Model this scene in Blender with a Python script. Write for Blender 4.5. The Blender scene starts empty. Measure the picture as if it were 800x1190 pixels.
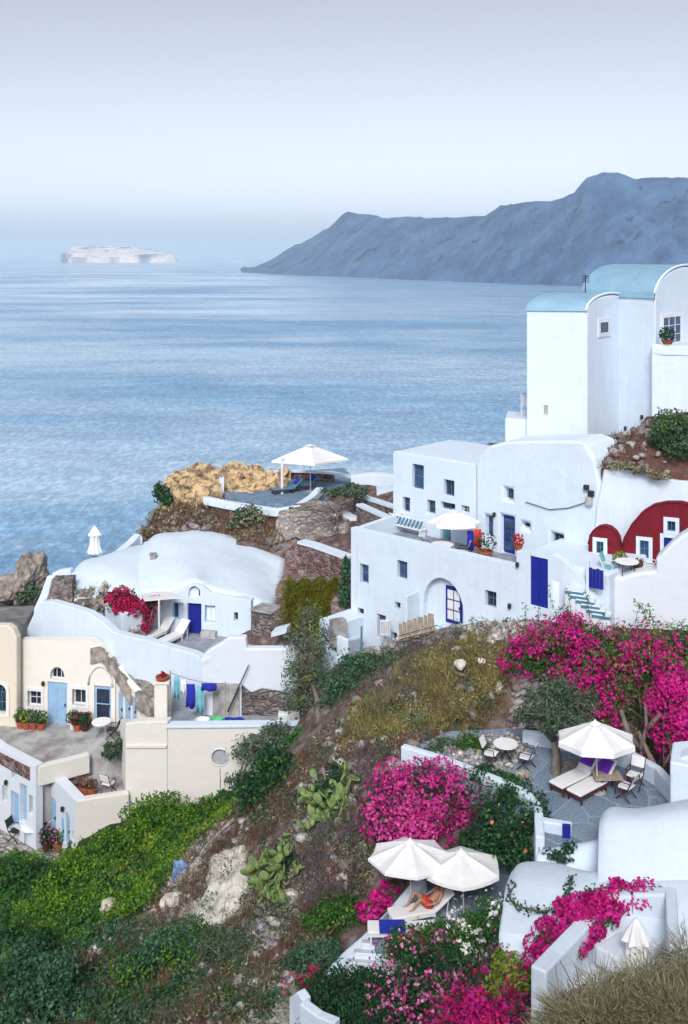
import bpy, math, random
import numpy as np
from mathutils import Vector, Matrix, geometry
PI = math.pi
S = bpy.context.scene
COL = S.collection
F, CX, HY = 1200.0, 400.0, 294.0     # lens of the photograph: focal length in photo pixels, centre column, horizon row
SEA = -100.0
def P(px, py, d): return Vector(((px-CX)/F*d, d, (HY-py)/F*d))
def PZ(px, py, z):                    # the point of a level plane z seen at a pixel
    return P(px, py, -z*F/(py-HY))
def XY(px, d): return Vector(((px-CX)/F*d, d))
V = Vector
# ------------------------------------------------------------------ noise
def vnoise(p, seed=0):
    p = np.asarray(p, float); i = np.floor(p).astype(np.int64); f = p-i; f = f*f*(3-2*f)
    def h(a):
        n = (a[..., 0]*374761393 + a[..., 1]*668265263 + a[..., 2]*2147483647 + seed*1274126177) & 0x7fffffff
        n = ((n ^ (n >> 13))*1274126177) & 0x7fffffff
        n = (n ^ (n >> 16)) & 0xffff
        return n/65535.0
    r = 0
    for c in range(8):
        o = np.array([(c >> 0) & 1, (c >> 1) & 1, (c >> 2) & 1])
        w = np.prod(np.where(o == 1, f, 1-f), axis=-1)
        r = r + w*h(i+o)
    return r
def fbm(p, seed=0, oct=4):
    p = np.asarray(p, float); r = 0; a = .5
    for k in range(oct):
        r = r+a*(vnoise(p*2**k, seed+k)-.5); a *= .5
    return r*2
# ------------------------------------------------------------------ materials
def nt(name):
    m = bpy.data.materials.new(name); m.use_nodes = True
    n = m.node_tree; n.nodes.clear(); return m, n
def nd(n, t, **k):
    x = n.nodes.new(t)
    for a, b in k.items():
        if a.startswith('i_'): x.inputs[a[2:].replace('_', ' ')].default_value = b
        else: setattr(x, a, b)
    return x
def ramp(n, stops, src):
    r = nd(n, 'ShaderNodeValToRGB'); e = r.color_ramp.elements
    while len(e) < len(stops): e.new(.5)
    for k, (p, c) in enumerate(stops):
        e[k].position = p; e[k].color = (*c, 1) if len(c) == 3 else c
    n.links.new(src, r.inputs[0]); return r
def tint(c, k): return tuple(min(1, max(0, x*k)) for x in c)
def mat(name, c, c2=None, scale=2.0, rough=.8, bump=.15, bscale=18., detail=5, spec=.3, metal=0, stretch=(1, 1, 1), lo=.35, hi=.65):
    m, n = nt(name); L = n.links
    tc = nd(n, 'ShaderNodeTexCoord'); mp = nd(n, 'ShaderNodeMapping'); mp.inputs['Scale'].default_value = stretch
    L.new(tc.outputs['Object'], mp.inputs[0])
    z = nd(n, 'ShaderNodeTexNoise', i_Scale=scale, i_Detail=detail, i_Roughness=.62); L.new(mp.outputs[0], z.inputs['Vector'])
    c2 = c2 or tint(c, .86)
    r = ramp(n, [(lo, c2), (hi, c)], z.outputs[0])
    b = nd(n, 'ShaderNodeBsdfPrincipled', i_Roughness=rough, i_Metallic=metal)
    b.inputs['Specular IOR Level'].default_value = spec
    L.new(r.outputs[0], b.inputs['Base Color'])
    if bump:
        z2 = nd(n, 'ShaderNodeTexNoise', i_Scale=bscale, i_Detail=4); L.new(mp.outputs[0], z2.inputs['Vector'])
        bp = nd(n, 'ShaderNodeBump', i_Strength=bump, i_Distance=.05); L.new(z2.outputs[0], bp.inputs['Height']); L.new(bp.outputs[0], b.inputs['Normal'])
    o = nd(n, 'ShaderNodeOutputMaterial'); L.new(b.outputs[0], o.inputs[0]); return m
def leafmat(name, cols, trans=.3, rough=.6):
    m, n = nt(name); L = n.links
    g = nd(n, 'ShaderNodeNewGeometry'); tc = nd(n, 'ShaderNodeTexCoord')
    z = nd(n, 'ShaderNodeTexNoise', i_Scale=1.1, i_Detail=3); L.new(tc.outputs['Object'], z.inputs['Vector'])
    a = nd(n, 'ShaderNodeMath', operation='MULTIPLY_ADD'); L.new(g.outputs['Random Per Island'], a.inputs[0]); a.inputs[1].default_value = .62
    mr = nd(n, 'ShaderNodeMapRange'); mr.inputs[1].default_value = .3; mr.inputs[2].default_value = .7; mr.inputs[4].default_value = .38
    L.new(z.outputs[0], mr.inputs[0]); L.new(mr.outputs[0], a.inputs[2])
    k = len(cols)-1
    r = ramp(n, [(i/k, c) for i, c in enumerate(cols)], a.outputs[0])
    b = nd(n, 'ShaderNodeBsdfPrincipled', i_Roughness=rough); b.inputs['Specular IOR Level'].default_value = .25
    t = nd(n, 'ShaderNodeBsdfTranslucent'); L.new(r.outputs[0], b.inputs['Base Color']); L.new(r.outputs[0], t.inputs['Color'])
    mx = nd(n, 'ShaderNodeMixShader', i_Fac=trans); L.new(b.outputs[0], mx.inputs[1]); L.new(t.outputs[0], mx.inputs[2])
    o = nd(n, 'ShaderNodeOutputMaterial'); L.new(mx.outputs[0], o.inputs[0]); return m
def stonemat(name, cols, scale=2.6, mortar=(.4, .38, .36), mw=.05, bump=.9):
    m, n = nt(name); L = n.links
    tc = nd(n, 'ShaderNodeTexCoord'); mp = nd(n, 'ShaderNodeMapping'); mp.inputs['Scale'].default_value = (1, 1, 1.35); L.new(tc.outputs['Object'], mp.inputs[0])
    wz = nd(n, 'ShaderNodeTexNoise', i_Scale=3.0); L.new(mp.outputs[0], wz.inputs['Vector'])
    ad = nd(n, 'ShaderNodeVectorMath', operation='MULTIPLY_ADD'); L.new(wz.outputs['Color'], ad.inputs[0]); ad.inputs[1].default_value = (.25, .25, .25); L.new(mp.outputs[0], ad.inputs[2])
    v = nd(n, 'ShaderNodeTexVoronoi', i_Scale=scale); L.new(ad.outputs[0], v.inputs['Vector'])
    e = nd(n, 'ShaderNodeTexVoronoi', feature='DISTANCE_TO_EDGE', i_Scale=scale); L.new(ad.outputs[0], e.inputs['Vector'])
    sp = nd(n, 'ShaderNodeSeparateColor'); L.new(v.outputs['Color'], sp.inputs[0])
    k = len(cols)-1; r = ramp(n, [(i/k, c) for i, c in enumerate(cols)], sp.outputs[0])
    z = nd(n, 'ShaderNodeTexNoise', i_Scale=14., i_Detail=6); L.new(mp.outputs[0], z.inputs['Vector'])
    hr = ramp(n, [(.3, (.55, .55, .55)), (.7, (1.25, 1.2, 1.15))], z.outputs[0])
    mu = nd(n, 'ShaderNodeMix', data_type='RGBA', blend_type='MULTIPLY'); mu.inputs[0].default_value = 1; L.new(r.outputs[0], mu.inputs[6]); L.new(hr.outputs[0], mu.inputs[7])
    er = ramp(n, [(mw*.4, (0, 0, 0)), (mw, (1, 1, 1))], e.outputs[0])
    mx = nd(n, 'ShaderNodeMix', data_type='RGBA'); L.new(er.outputs[0], mx.inputs[0]); mx.inputs[6].default_value = (*mortar, 1); L.new(mu.outputs[2], mx.inputs[7])
    b = nd(n, 'ShaderNodeBsdfPrincipled', i_Roughness=.9); L.new(mx.outputs[2], b.inputs['Base Color'])
    er2 = ramp(n, [(0, (0, 0, 0)), (.25, (1, 1, 1))], e.outputs[0])
    hh = nd(n, 'ShaderNodeMath', operation='MULTIPLY_ADD'); L.new(z.outputs[0], hh.inputs[0]); hh.inputs[1].default_value = .5; L.new(er2.outputs[0], hh.inputs[2])
    bp = nd(n, 'ShaderNodeBump', i_Strength=bump, i_Distance=.12); L.new(hh.outputs[0], bp.inputs['Height']); L.new(bp.outputs[0], b.inputs['Normal'])
    o = nd(n, 'ShaderNodeOutputMaterial'); L.new(b.outputs[0], o.inputs[0]); return m
def plaster(name, c, stain, amt=.5, scale=.9, streak=True, rough=.85):
    """limewashed wall: faint brush bumps, blotches and rain streaks"""
    m, n = nt(name); L = n.links
    tc = nd(n, 'ShaderNodeTexCoord')
    z = nd(n, 'ShaderNodeTexNoise', i_Scale=scale, i_Detail=7, i_Roughness=.65); L.new(tc.outputs['Object'], z.inputs['Vector'])
    mp = nd(n, 'ShaderNodeMapping'); mp.inputs['Scale'].default_value = (4, 4, .35); L.new(tc.outputs['Object'], mp.inputs[0])
    z1 = nd(n, 'ShaderNodeTexNoise', i_Scale=1.0, i_Detail=5, i_Roughness=.6); L.new(mp.outputs[0], z1.inputs['Vector'])
    ml = nd(n, 'ShaderNodeMath', operation='MULTIPLY'); L.new(z.outputs[0], ml.inputs[0]); L.new(z1.outputs[0], ml.inputs[1])
    r = ramp(n, [(.16, (1, 1, 1)), (.32, (0, 0, 0))], ml.outputs[0] if streak else z.outputs[0])
    fm = nd(n, 'ShaderNodeMath', operation='MULTIPLY'); L.new(r.outputs[0], fm.inputs[0]); fm.inputs[1].default_value = amt
    mx = nd(n, 'ShaderNodeMix', data_type='RGBA'); L.new(fm.outputs[0], mx.inputs[0]); mx.inputs[6].default_value = (*c, 1); mx.inputs[7].default_value = (*stain, 1)
    b = nd(n, 'ShaderNodeBsdfPrincipled', i_Roughness=rough); b.inputs['Specular IOR Level'].default_value = .2; L.new(mx.outputs[2], b.inputs['Base Color'])
    z2 = nd(n, 'ShaderNodeTexNoise', i_Scale=1.6, i_Detail=8, i_Roughness=.55); L.new(tc.outputs['Object'], z2.inputs['Vector'])
    bp = nd(n, 'ShaderNodeBump', i_Strength=.22, i_Distance=.2); L.new(z2.outputs[0], bp.inputs['Height']); L.new(bp.outputs[0], b.inputs['Normal'])
    o = nd(n, 'ShaderNodeOutputMaterial'); L.new(b.outputs[0], o.inputs[0]); return m
M = {}
M['white'] = plaster('whitewash', (.61, .71, .82), (.47, .54, .64), .26, .5)
M['white2'] = plaster('whitewash_worn', (.63, .69, .77), (.43, .47, .52), .4, 1.1, False)
M['cream'] = plaster('cream_plaster', (.73, .71, .66), (.42, .31, .20), .75, .7, False)
M['ochre'] = plaster('ochre_plaster', (.68, .62, .52), (.44, .28, .14), .95, .6, False)
M['beige'] = plaster('beige_plaster', (.68, .66, .63), (.47, .41, .36), .6, .5, False)
M['red'] = plaster('oxblood_plaster', (.175, .011, .024), (.12, .009, .017), .7, 1.5)
M['roofblue'] = mat('blue_roof_paint', (.25, .42, .55), (.20, .36, .49), 1.2, .6)
M['blue'] = mat('blue_door_paint', (.012, .022, .30), (.01, .018, .22), 3, .45, .05)
M['paleblue'] = mat('pale_blue_paint', (.30, .48, .69), (.25, .41, .61), 3, .5, .05)
M['teal'] = mat('teal_paint', (.08, .22, .32), None, 3, .5, .05)
M['glass'] = mat('window_glass', (.025, .04, .075), (.012, .02, .04), 2, .12, 0, spec=.6)
M['glassblue'] = mat('blue_window_glass', (.05, .10, .20), (.02, .04, .10), 2, .15, 0, spec=.6)
M['bluefr'] = mat('blue_grey_frame_paint', (.10, .16, .28), None, 3, .5, .04)
M['frame'] = mat('white_frame_paint', (.74, .76, .79), None, 3, .5, .04)
M['fabric'] = mat('white_canvas', (.78, .79, .80), (.72, .73, .75), 2.5, .9, .08, 40)
M['fabric_g'] = mat('grey_canvas', (.62, .65, .70), None, 3, .9, .08, 40)
M['steel'] = mat('painted_white_metal', (.70, .71, .73), None, 3, .4, 0)
M['dark'] = mat('dark_metal', (.03, .03, .035), None, 3, .5, 0)
M['wood'] = mat('dark_wood', (.10, .028, .025), (.06, .018, .016), 8, .6, .1)
M['palewood'] = mat('pale_wood', (.42, .36, .29), (.28, .23, .18), 6, .7, .1)
M['purple'] = mat('purple_cushion', (.17, .03, .50), (.13, .02, .40), 6, .9, .05)
M['navy'] = mat('blue_towel', (.02, .035, .40), (.015, .025, .28), 6, .9, .1)
M['terra'] = mat('terracotta', (.38, .11, .055), (.28, .08, .045), 6, .8, .08)
M['redc'] = mat('red_cloth', (.55, .05, .03), (.42, .03, .025), 6, .85, .05)
M['greenc'] = mat('green_plastic', (.08, .55, .22), None, 6, .5, 0)
M['cyan'] = mat('turquoise_cloth', (.18, .48, .56), (.12, .36, .46), 5, .85, .05)
M['skin'] = mat('tanned_skin', (.45, .25, .17), (.38, .20, .14), 6, .55, 0)
M['hair'] = mat('dark_hair', (.03, .018, .012), None, 12, .6, .1)
M['floor'] = mat('grey_slate_paving', (.34, .37, .42), (.20, .22, .27), 1.6, .8, .3, 9, 8)
M['floorblue'] = mat('blue_grey_paving', (.19, .28, .40), (.11, .17, .25), 1.4, .75, .3, 8, 8)
M['flags'] = stonemat('blue_grey_flagstones', [(.15, .22, .32), (.19, .27, .38), (.23, .31, .42), (.17, .24, .34)], .75, (.27, .33, .41), .03, .25)
M['concrete'] = mat('weathered_concrete', (.47, .47, .47), (.20, .19, .195), 1.1, .9, .4, 9, 9)
M['roofgrey'] = mat('grey_cement_roof', (.30, .30, .31), (.14, .13, .135), 1.0, .95, .5, 7, 9)
M['stone'] = stonemat('dry_stone', [(.10, .09, .10), (.22, .20, .20), (.30, .27, .26), (.15, .10, .10)], 3.2, (.16, .14, .14))
M['redstone'] = stonemat('red_lava_stone', [(.14, .05, .055), (.22, .10, .10), (.32, .26, .25), (.10, .06, .07), (.26, .12, .12)], 3.4, (.34, .28, .29), .06)
M['palestone'] = stonemat('pale_stone', [(.48, .46, .43), (.32, .30, .30), (.55, .52, .50), (.25, .22, .22)], 3.0, (.25, .23, .22))
M['rock'] = mat('grey_rock', (.38, .34, .30), (.11, .095, .095), 2.2, .95, 1.0, 5, 10)
M['palerock'] = mat('pale_rock', (.62, .60, .54), (.34, .31, .28), 1.6, .95, .9, 6, 10, lo=.3, hi=.55)
M['ochrerock'] = mat('ochre_rock', (.58, .43, .25), (.19, .135, .10), 1.6, .95, 1.0, 9, 12, lo=.40, hi=.53)
M['bark'] = mat('grey_bark', (.22, .19, .16), (.12, .10, .09), 6, .9, .5, 12, stretch=(1, 1, .3))
M['soil'] = mat('brown_earth', (.15, .075, .06), (.07, .035, .035), 2.2, .95, .9, 7, 10)
M['pipe'] = mat('grey_pipe', (.40, .42, .46), None, 4, .5, 0)
# foliage: real leaf colours
M['lf_dark'] = leafmat('dark_green_leaves', [(.010, .040, .022), (.022, .085, .038), (.05, .15, .06)])
M['lf_green'] = leafmat('green_leaves', [(.02, .07, .02), (.05, .16, .035), (.12, .27, .06)])
M['lf_bright'] = leafmat('bright_green_leaves', [(.03, .10, .014), (.12, .27, .025), (.30, .46, .05)])
M['lf_yel'] = leafmat('yellow_green_leaves', [(.10, .16, .03), (.22, .29, .05), (.36, .40, .09)])
M['lf_olive'] = leafmat('olive_leaves', [(.03, .07, .04), (.08, .15, .085), (.17, .25, .15)])
M['lf_grey'] = leafmat('grey_green_leaves', [(.05, .09, .07), (.12, .17, .13), (.24, .29, .24)])
M['lf_blue'] = leafmat('blue_green_leaves', [(.02, .07, .04), (.06, .16, .085), (.15, .28, .17)])
M['dry'] = leafmat('dry_brown_twigs', [(.08, .05, .038), (.17, .10, .07), (.30, .19, .12)], .1, .9)
M['dryolive'] = leafmat('dry_olive_grass', [(.15, .145, .085), (.29, .275, .17), (.46, .43, .30)], .2, .9)
M['gold'] = leafmat('golden_weeds', [(.12, .11, .04), (.28, .25, .09), (.48, .42, .17)], .2, .9)
M['mauve'] = leafmat('grey_mauve_twigs', [(.07, .055, .07), (.15, .12, .14), (.28, .24, .26)], .1, .9)
M['magenta'] = leafmat('magenta_bracts', [(.30, .004, .11), (.62, .01, .26), (.85, .06, .45)], .3, .7)
M['pink'] = leafmat('pink_bracts', [(.38, .02, .17), (.62, .045, .32), (.80, .20, .48)], .3, .7)
M['palepink'] = leafmat('pale_pink_petals', [(.55, .07, .28), (.75, .22, .48), (.85, .50, .65)], .3, .7)
M['whitefl'] = leafmat('white_petals', [(.6, .62, .6), (.8, .8, .8), (.85, .85, .85)], .2, .7)
M['coral'] = leafmat('coral_petals', [(.6, .10, .06), (.75, .25, .15), (.8, .4, .3)], .2, .7)
M['crimson'] = leafmat('crimson_bracts', [(.28, .004, .05), (.48, .01, .10), (.65, .04, .18)], .3, .7)
M['cactus'] = mat('prickly_pear_skin', (.22, .30, .11), (.11, .18, .06), 4, .6, .2, 30)
# ------------------------------------------------------------------ mesh building
class MB:
    def __init__(s): s.v = []; s.f = []
    def add(s, vs, fs):
        o = len(s.v); s.v += [tuple(v) for v in vs]; s.f += [tuple(i+o for i in f) for f in fs]; return s
    def box(s, c, size, rz=0, rx=0, ry=0):
        R = Matrix.Rotation(rz, 3, 'Z') @ Matrix.Rotation(ry, 3, 'Y') @ Matrix.Rotation(rx, 3, 'X')
        hx, hy, hz = [a/2 for a in size]; c = V(c)
        vs = [c+R @ V((x, y, z)) for x in (-hx, hx) for y in (-hy, hy) for z in (-hz, hz)]
        return s.add(vs, [(0, 1, 3, 2), (4, 6, 7, 5), (0, 4, 5, 1), (2, 3, 7, 6), (0, 2, 6, 4), (1, 5, 7, 3)])
    def prism(s, pts, off):
        n = len(pts); off = V(off); pts = [V(p) for p in pts]
        fs = [tuple(range(n)), tuple(range(2*n-1, n-1, -1))]+[(i, i+n, (i+1) % n+n, (i+1) % n) for i in range(n)]
        return s.add(pts+[p+off for p in pts], fs)
    def block(s, xy, z0, z1):
        return s.prism([V((p[0], p[1], z0)) for p in xy], (0, 0, z1-z0))
    def tube(s, path, r, seg=6, cap=True):
        path = [V(p) for p in path]; n = len(path); rr = r if isinstance(r, (list, tuple)) else [r]*n
        o = len(s.v); up = V((0, 0, 1)); 
        for i, p in enumerate(path):
            t = (path[min(i+1, n-1)]-path[max(i-1, 0)]).normalized()
            a = t.cross(up if abs(t.z) < .95 else V((1, 0, 0))).normalized(); b = t.cross(a)
            for k in range(seg):
                q = 2*PI*k/seg; s.v.append(tuple(p+(a*math.cos(q)+b*math.sin(q))*rr[i]))
        for i in range(n-1):
            for k in range(seg):
                s.f.append((o+i*seg+k, o+i*seg+(k+1) % seg, o+(i+1)*seg+(k+1) % seg, o+(i+1)*seg+k))
        if cap:
            s.f.append(tuple(o+k for k in range(seg))[::-1]); s.f.append(tuple(o+(n-1)*seg+k for k in range(seg)))
        return s
    def lathe(s, prof, seg=16, c=(0, 0, 0)):
        o = len(s.v); n = len(prof)
        for r, z in prof:
            for k in range(seg):
                q = 2*PI*k/seg; s.v.append((c[0]+r*math.cos(q), c[1]+r*math.sin(q), c[2]+z))
        for i in range(n-1):
            for k in range(seg):
                s.f.append((o+i*seg+k, o+i*seg+(k+1) % seg, o+(i+1)*seg+(k+1) % seg, o+(i+1)*seg+k))
        if prof[0][0] > 1e-4: s.f.append(tuple(o+k for k in range(seg))[::-1])
        if prof[-1][0] > 1e-4: s.f.append(tuple(o+(n-1)*seg+k for k in range(seg)))
        return s
    def ribbon(s, top, thick, h):
        """a free standing wall: centre line of its top, thickness, height (one number or one per point)"""
        top = [V(p) for p in top]; n = len(top); o = len(s.v); hs = h if isinstance(h, (list, tuple)) else [h]*n
        for i, p in enumerate(top):
            t = (top[min(i+1, n-1)]-top[max(i-1, 0)]); t.z = 0; t.normalize(); q = V((-t.y, t.x, 0))*thick/2
            for a in (p+q, p-q, p-q-V((0, 0, hs[i])), p+q-V((0, 0, hs[i]))): s.v.append(tuple(a))
        for i in range(n-1):
            for k in range(4): s.f.append((o+4*i+k, o+4*i+(k+1) % 4, o+4*i+4+(k+1) % 4, o+4*i+4+k))
        s.f.append((o, o+3, o+2, o+1)); s.f.append((o+4*n-4, o+4*n-3, o+4*n-2, o+4*n-1))
        return s
    def build(s, name, m, parent=None, smooth=False, bevel=0, label=None, seg=2):
        me = bpy.data.meshes.new(name); off = ORG.get(parent.name, V((0, 0, 0))) if parent else V((0, 0, 0))
        me.from_pydata([tuple(V(v)-off) for v in s.v], [], s.f); me.update()
        return link(name, me, m, parent, smooth, bevel, label, seg)
ORG = {}
def link(name, me, m, parent=None, smooth=False, bevel=0, label=None, seg=2, fix=True):
    if fix:
        import bmesh
        bm = bmesh.new(); bm.from_mesh(me); bmesh.ops.recalc_face_normals(bm, faces=bm.faces); bm.to_mesh(me); bm.free()
    me.materials.append(M[m] if isinstance(m, str) else m)
    if smooth: me.polygons.foreach_set('use_smooth', [True]*len(me.polygons))
    o = bpy.data.objects.new(name, me); COL.objects.link(o)
    if parent is not None:
        o.parent = parent
        ORG[o.name] = ORG.get(parent.name, V((0, 0, 0)))
    if bevel:
        b = o.modifiers.new('Bevel', 'BEVEL'); b.width = bevel; b.segments = seg; b.limit_method = 'ANGLE'; b.angle_limit = math.radians(40)
    if label: o['label'] = label
    return o
def tag(o, label, cat, group=None):
    o['label'] = label; o['category'] = cat; o['kind'] = 'thing'
    if group: o['group'] = group
    return o
def struct(o, kind='structure'): o['kind'] = kind; return o
def thing(name, label, cat, loc=(0, 0, 0), rz=0, group=None):
    o = bpy.data.objects.new(name, None); COL.objects.link(o); o.location = loc; o.rotation_euler = (0, 0, rz); o.empty_display_size = .2
    if not rz: ORG[o.name] = V(loc)
    return tag(o, label, cat, group)
def local(o): ORG[o.name] = V((0, 0, 0)); return o     # parts of this thing are given in its own frame
def dup(root, loc, rz=0, label=None, scale=None):
    def cp(o, par):
        c = o.copy(); COL.objects.link(c); c.parent = par
        for ch in list(o.children): cp(ch, c)
        return c
    r = cp(root, None); r.location = loc; r.rotation_euler = (0, 0, rz)
    if scale: r.scale = (scale,)*3
    if label: r['label'] = label
    return r
def np_mesh(name, verts, k, m, parent=None, smooth=False, label=None):
    """verts: (n*k,3) array, k verts per face, loose faces"""
    verts = np.asarray(verts, np.float32)
    if parent is not None and parent.name in ORG: verts = verts-np.array(ORG[parent.name], np.float32)
    n = len(verts)//k; me = bpy.data.meshes.new(name)
    me.vertices.add(len(verts)); me.vertices.foreach_set('co', verts.ravel())
    me.loops.add(n*k); me.loops.foreach_set('vertex_index', np.arange(n*k, dtype=np.int32))
    me.polygons.add(n); me.polygons.foreach_set('loop_start', np.arange(0, n*k, k, dtype=np.int32))
    me.update(calc_edges=True)
    return link(name, me, m, parent, smooth, 0, label, fix=False)
def catmull(a, k):
    a = np.asarray(a, float); n = len(a); out = []
    e = np.concatenate([[2*a[0]-a[1]], a, [2*a[-1]-a[-2]]])
    for i in range(n-1):
        p0, p1, p2, p3 = e[i:i+4]
        for t in np.arange(k)/k:
            out.append(.5*(2*p1+(p2-p0)*t+(2*p0-5*p1+4*p2-p3)*t*t+(3*p1-p0-3*p2+p3)*t**3))
    out.append(a[-1]); return np.array(out)
def loft(name, rows, m, parent=None, k=5, kr=5, skirt=3., noise=0, nscale=.6, seed=1, smooth=True, label=None, back=None):
    """a smooth skin through rows of (px,py,d) points, closed downwards by a skirt"""
    g = np.array([[tuple(P(*q)) if not isinstance(q, Vector) else tuple(q) for q in r] for r in rows])
    g = catmull(g, kr); g = np.stack([catmull(r, k) for r in g])
    R, C = g.shape[:2]
    if noise:
        p = g.reshape(-1, 3)/nscale
        dv = np.stack([fbm(p, seed), fbm(p+31, seed+9), fbm(p+77, seed+5)], 1)*noise
        g = g+dv.reshape(R, C, 3)
    vs = g.reshape(-1, 3).tolist(); fs = [(r*C+c, r*C+c+1, (r+1)*C+c+1, (r+1)*C+c) for r in range(R-1) for c in range(C-1)]
    ring = [c for c in range(C)]+[r*C+C-1 for r in range(1, R)]+[(R-1)*C+c for c in range(C-2, -1, -1)]+[r*C for r in range(R-2, 0, -1)]
    o = len(vs)
    for i in ring: x = vs[i]; vs.append([x[0], x[1], x[2]-skirt])
    n = len(ring); fs += [(ring[i], ring[(i+1) % n], o+(i+1) % n, o+i) for i in range(n)]
    mb = MB(); mb.v = vs; mb.f = fs
    return mb.build(name, m, parent, smooth=smooth, label=label)
# ------------------------------------------------------------------ walls with real openings
class Pl:
    """vertical plane through two (px, depth) marks"""
    def __init__(s, a, b, off=0):
        s.a = XY(*a); s.b = XY(*b); s.u = (s.b-s.a).normalized(); s.n = V((s.u.y, -s.u.x))
        if s.n.dot(s.a) > 0: s.n = -s.n
        s.a = s.a+s.n*off
        s.N = V((s.n.x, s.n.y, 0)); s.U = V((s.u.x, s.u.y, 0))
    def at(s, px, py):
        r = V(((px-CX)/F, 1)); t = s.a.dot(s.n)/r.dot(s.n)
        return V((r.x*t, t, (HY-py)/F*t))
    def uz(s, px, py): q = s.at(px, py); return ((V((q.x, q.y))-s.a).dot(s.u), q.z)
    def pt(s, u, z, out=0): q = s.a+s.u*u+s.n*out; return V((q.x, q.y, z))
    def rect(s, x0, y0, x1, y1):
        u0 = s.uz(x0, y0)[0]; u1 = s.uz(x1, y0)[0]; xc = (x0+x1)/2
        return u0, s.uz(xc, y1)[1], u1, s.uz(xc, y0)[1]      # u0 z0 u1 z1
def archpts(u0, z0, u1, z1, n=10, rise=None):
    w = u1-u0; h = rise if rise is not None else w/2; h = min(h, z1-z0); c = (u0+u1)/2
    return [(u0, z0), (u1, z0)]+[(c+w/2*math.cos(PI*i/n), z1-h+h*math.sin(PI*i/n)) for i in range(n+1)]
class Op:
    """an opening: window or door.  kind: w, d, n (empty niche)"""
    def __init__(s, x0, y0, x1, y1, kind='w', arch=None, frame='frame', pane='glass', bars=(1, 1), rec=.28, surround=None, inset=0):
        s.__dict__.update(locals())
    def poly(s, pl):
        u0, z0, u1, z1 = pl.rect(s.x0, s.y0, s.x1, s.y1)
        if s.arch: return archpts(u0, z0, u1, z1, 10, s.arch*(u1-u0))
        return [(u0, z0), (u1, z0), (u1, z1), (u0, z1)]
    def fill(s, pl, parent, base=0):
        """base: how far the pane plane lies out of the wall face (negative = recessed)"""
        u0, z0, u1, z1 = pl.rect(s.x0, s.y0, s.x1, s.y1); out = base
        poly = s.poly(pl)
        if s.kind == 'n': return
        if s.kind == 'd':
            mb = MB().prism([pl.pt(u, z, out+.05) for u, z in poly], -pl.N*.049)
            d = mb.build('door', s.pane, parent)
            nx, ny = s.bars; w = (u1-u0); h = z1-z0; q = MB()
            for i in range(nx):
                for j in range(ny):
                    a = u0+w*(.1+.8*i/nx+.03); b = u0+w*(.1+.8*(i+1)/nx-.03); c = z0+h*(.08+.84*j/ny+.02); e = z0+h*(.08+.84*(j+1)/ny-.02)
                    q.prism([pl.pt(a, c, out+.075), pl.pt(b, c, out+.075), pl.pt(b, e, out+.075), pl.pt(a, e, out+.075)], -pl.N*.024)
            if s.frame != s.pane: q.build('door_panel', s.frame, d)
            else: q.build('door_panel', s.frame, d)
            MB().box(pl.pt(u0+w*.88, z0+h*.46, out+.1), (.06, .06, .12)).build('handle', 'dark', d)
        else:
            f = MB(); w = u1-u0; h = z1-z0; t = min(.055, w*.10)
            c = ((u0+u1)/2, (z0+z1)/2)
            inn = [(c[0]+(u-c[0])*(1-2*t/w), c[1]+(z-c[1])*(1-2*t/h)) for u, z in poly]
            n = len(poly)
            for i in range(n):
                j = (i+1) % n
                f.prism([pl.pt(*poly[i], out+.06), pl.pt(*poly[j], out+.06), pl.pt(*inn[j], out+.06), pl.pt(*inn[i], out+.06)], -pl.N*.055)
            nx, ny = s.bars; tb = t*.5
            for i in range(1, nx+1):
                if nx > 0 and i <= nx-0 and nx >= 1:
                    u = u0+w*i/(nx+1); f.prism([pl.pt(u-tb/2, z0+t, out+.05), pl.pt(u+tb/2, z0+t, out+.05), pl.pt(u+tb/2, z1-t, out+.05), pl.pt(u-tb/2, z1-t, out+.05)], -pl.N*.04)
            for j in range(1, ny+1):
                z = z0+h*j/(ny+1)
                if not s.arch or ny > 1: f.prism([pl.pt(u0+t, z-tb/2, out+.052), pl.pt(u1-t, z-tb/2, out+.052), pl.pt(u1-t, z+tb/2, out+.052), pl.pt(u0+t, z+tb/2, out+.052)], -pl.N*.04)
            fo = f.build('window', s.frame, parent)
            MB().prism([pl.pt(u, z, out+.022) for u, z in inn], -pl.N*.018).build('pane', s.pane, fo)
        if s.surround:
            sw = .16; f = MB(); c = ((u0+u1)/2, (z0+z1)/2); w = u1-u0; h = z1-z0
            ou = [(c[0]+(u-c[0])*(1+2*sw/w), c[1]+(z-c[1])*(1+2*sw/h)) for u, z in poly]; n = len(poly)
            for i in range(n):
                j = (i+1) % n
                f.prism([pl.pt(*poly[i], .05), pl.pt(*poly[j], .05), pl.pt(*ou[j], .05), pl.pt(*ou[i], .05)], -pl.N*.08)
            f.build('window_surround', s.surround, parent)
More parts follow.
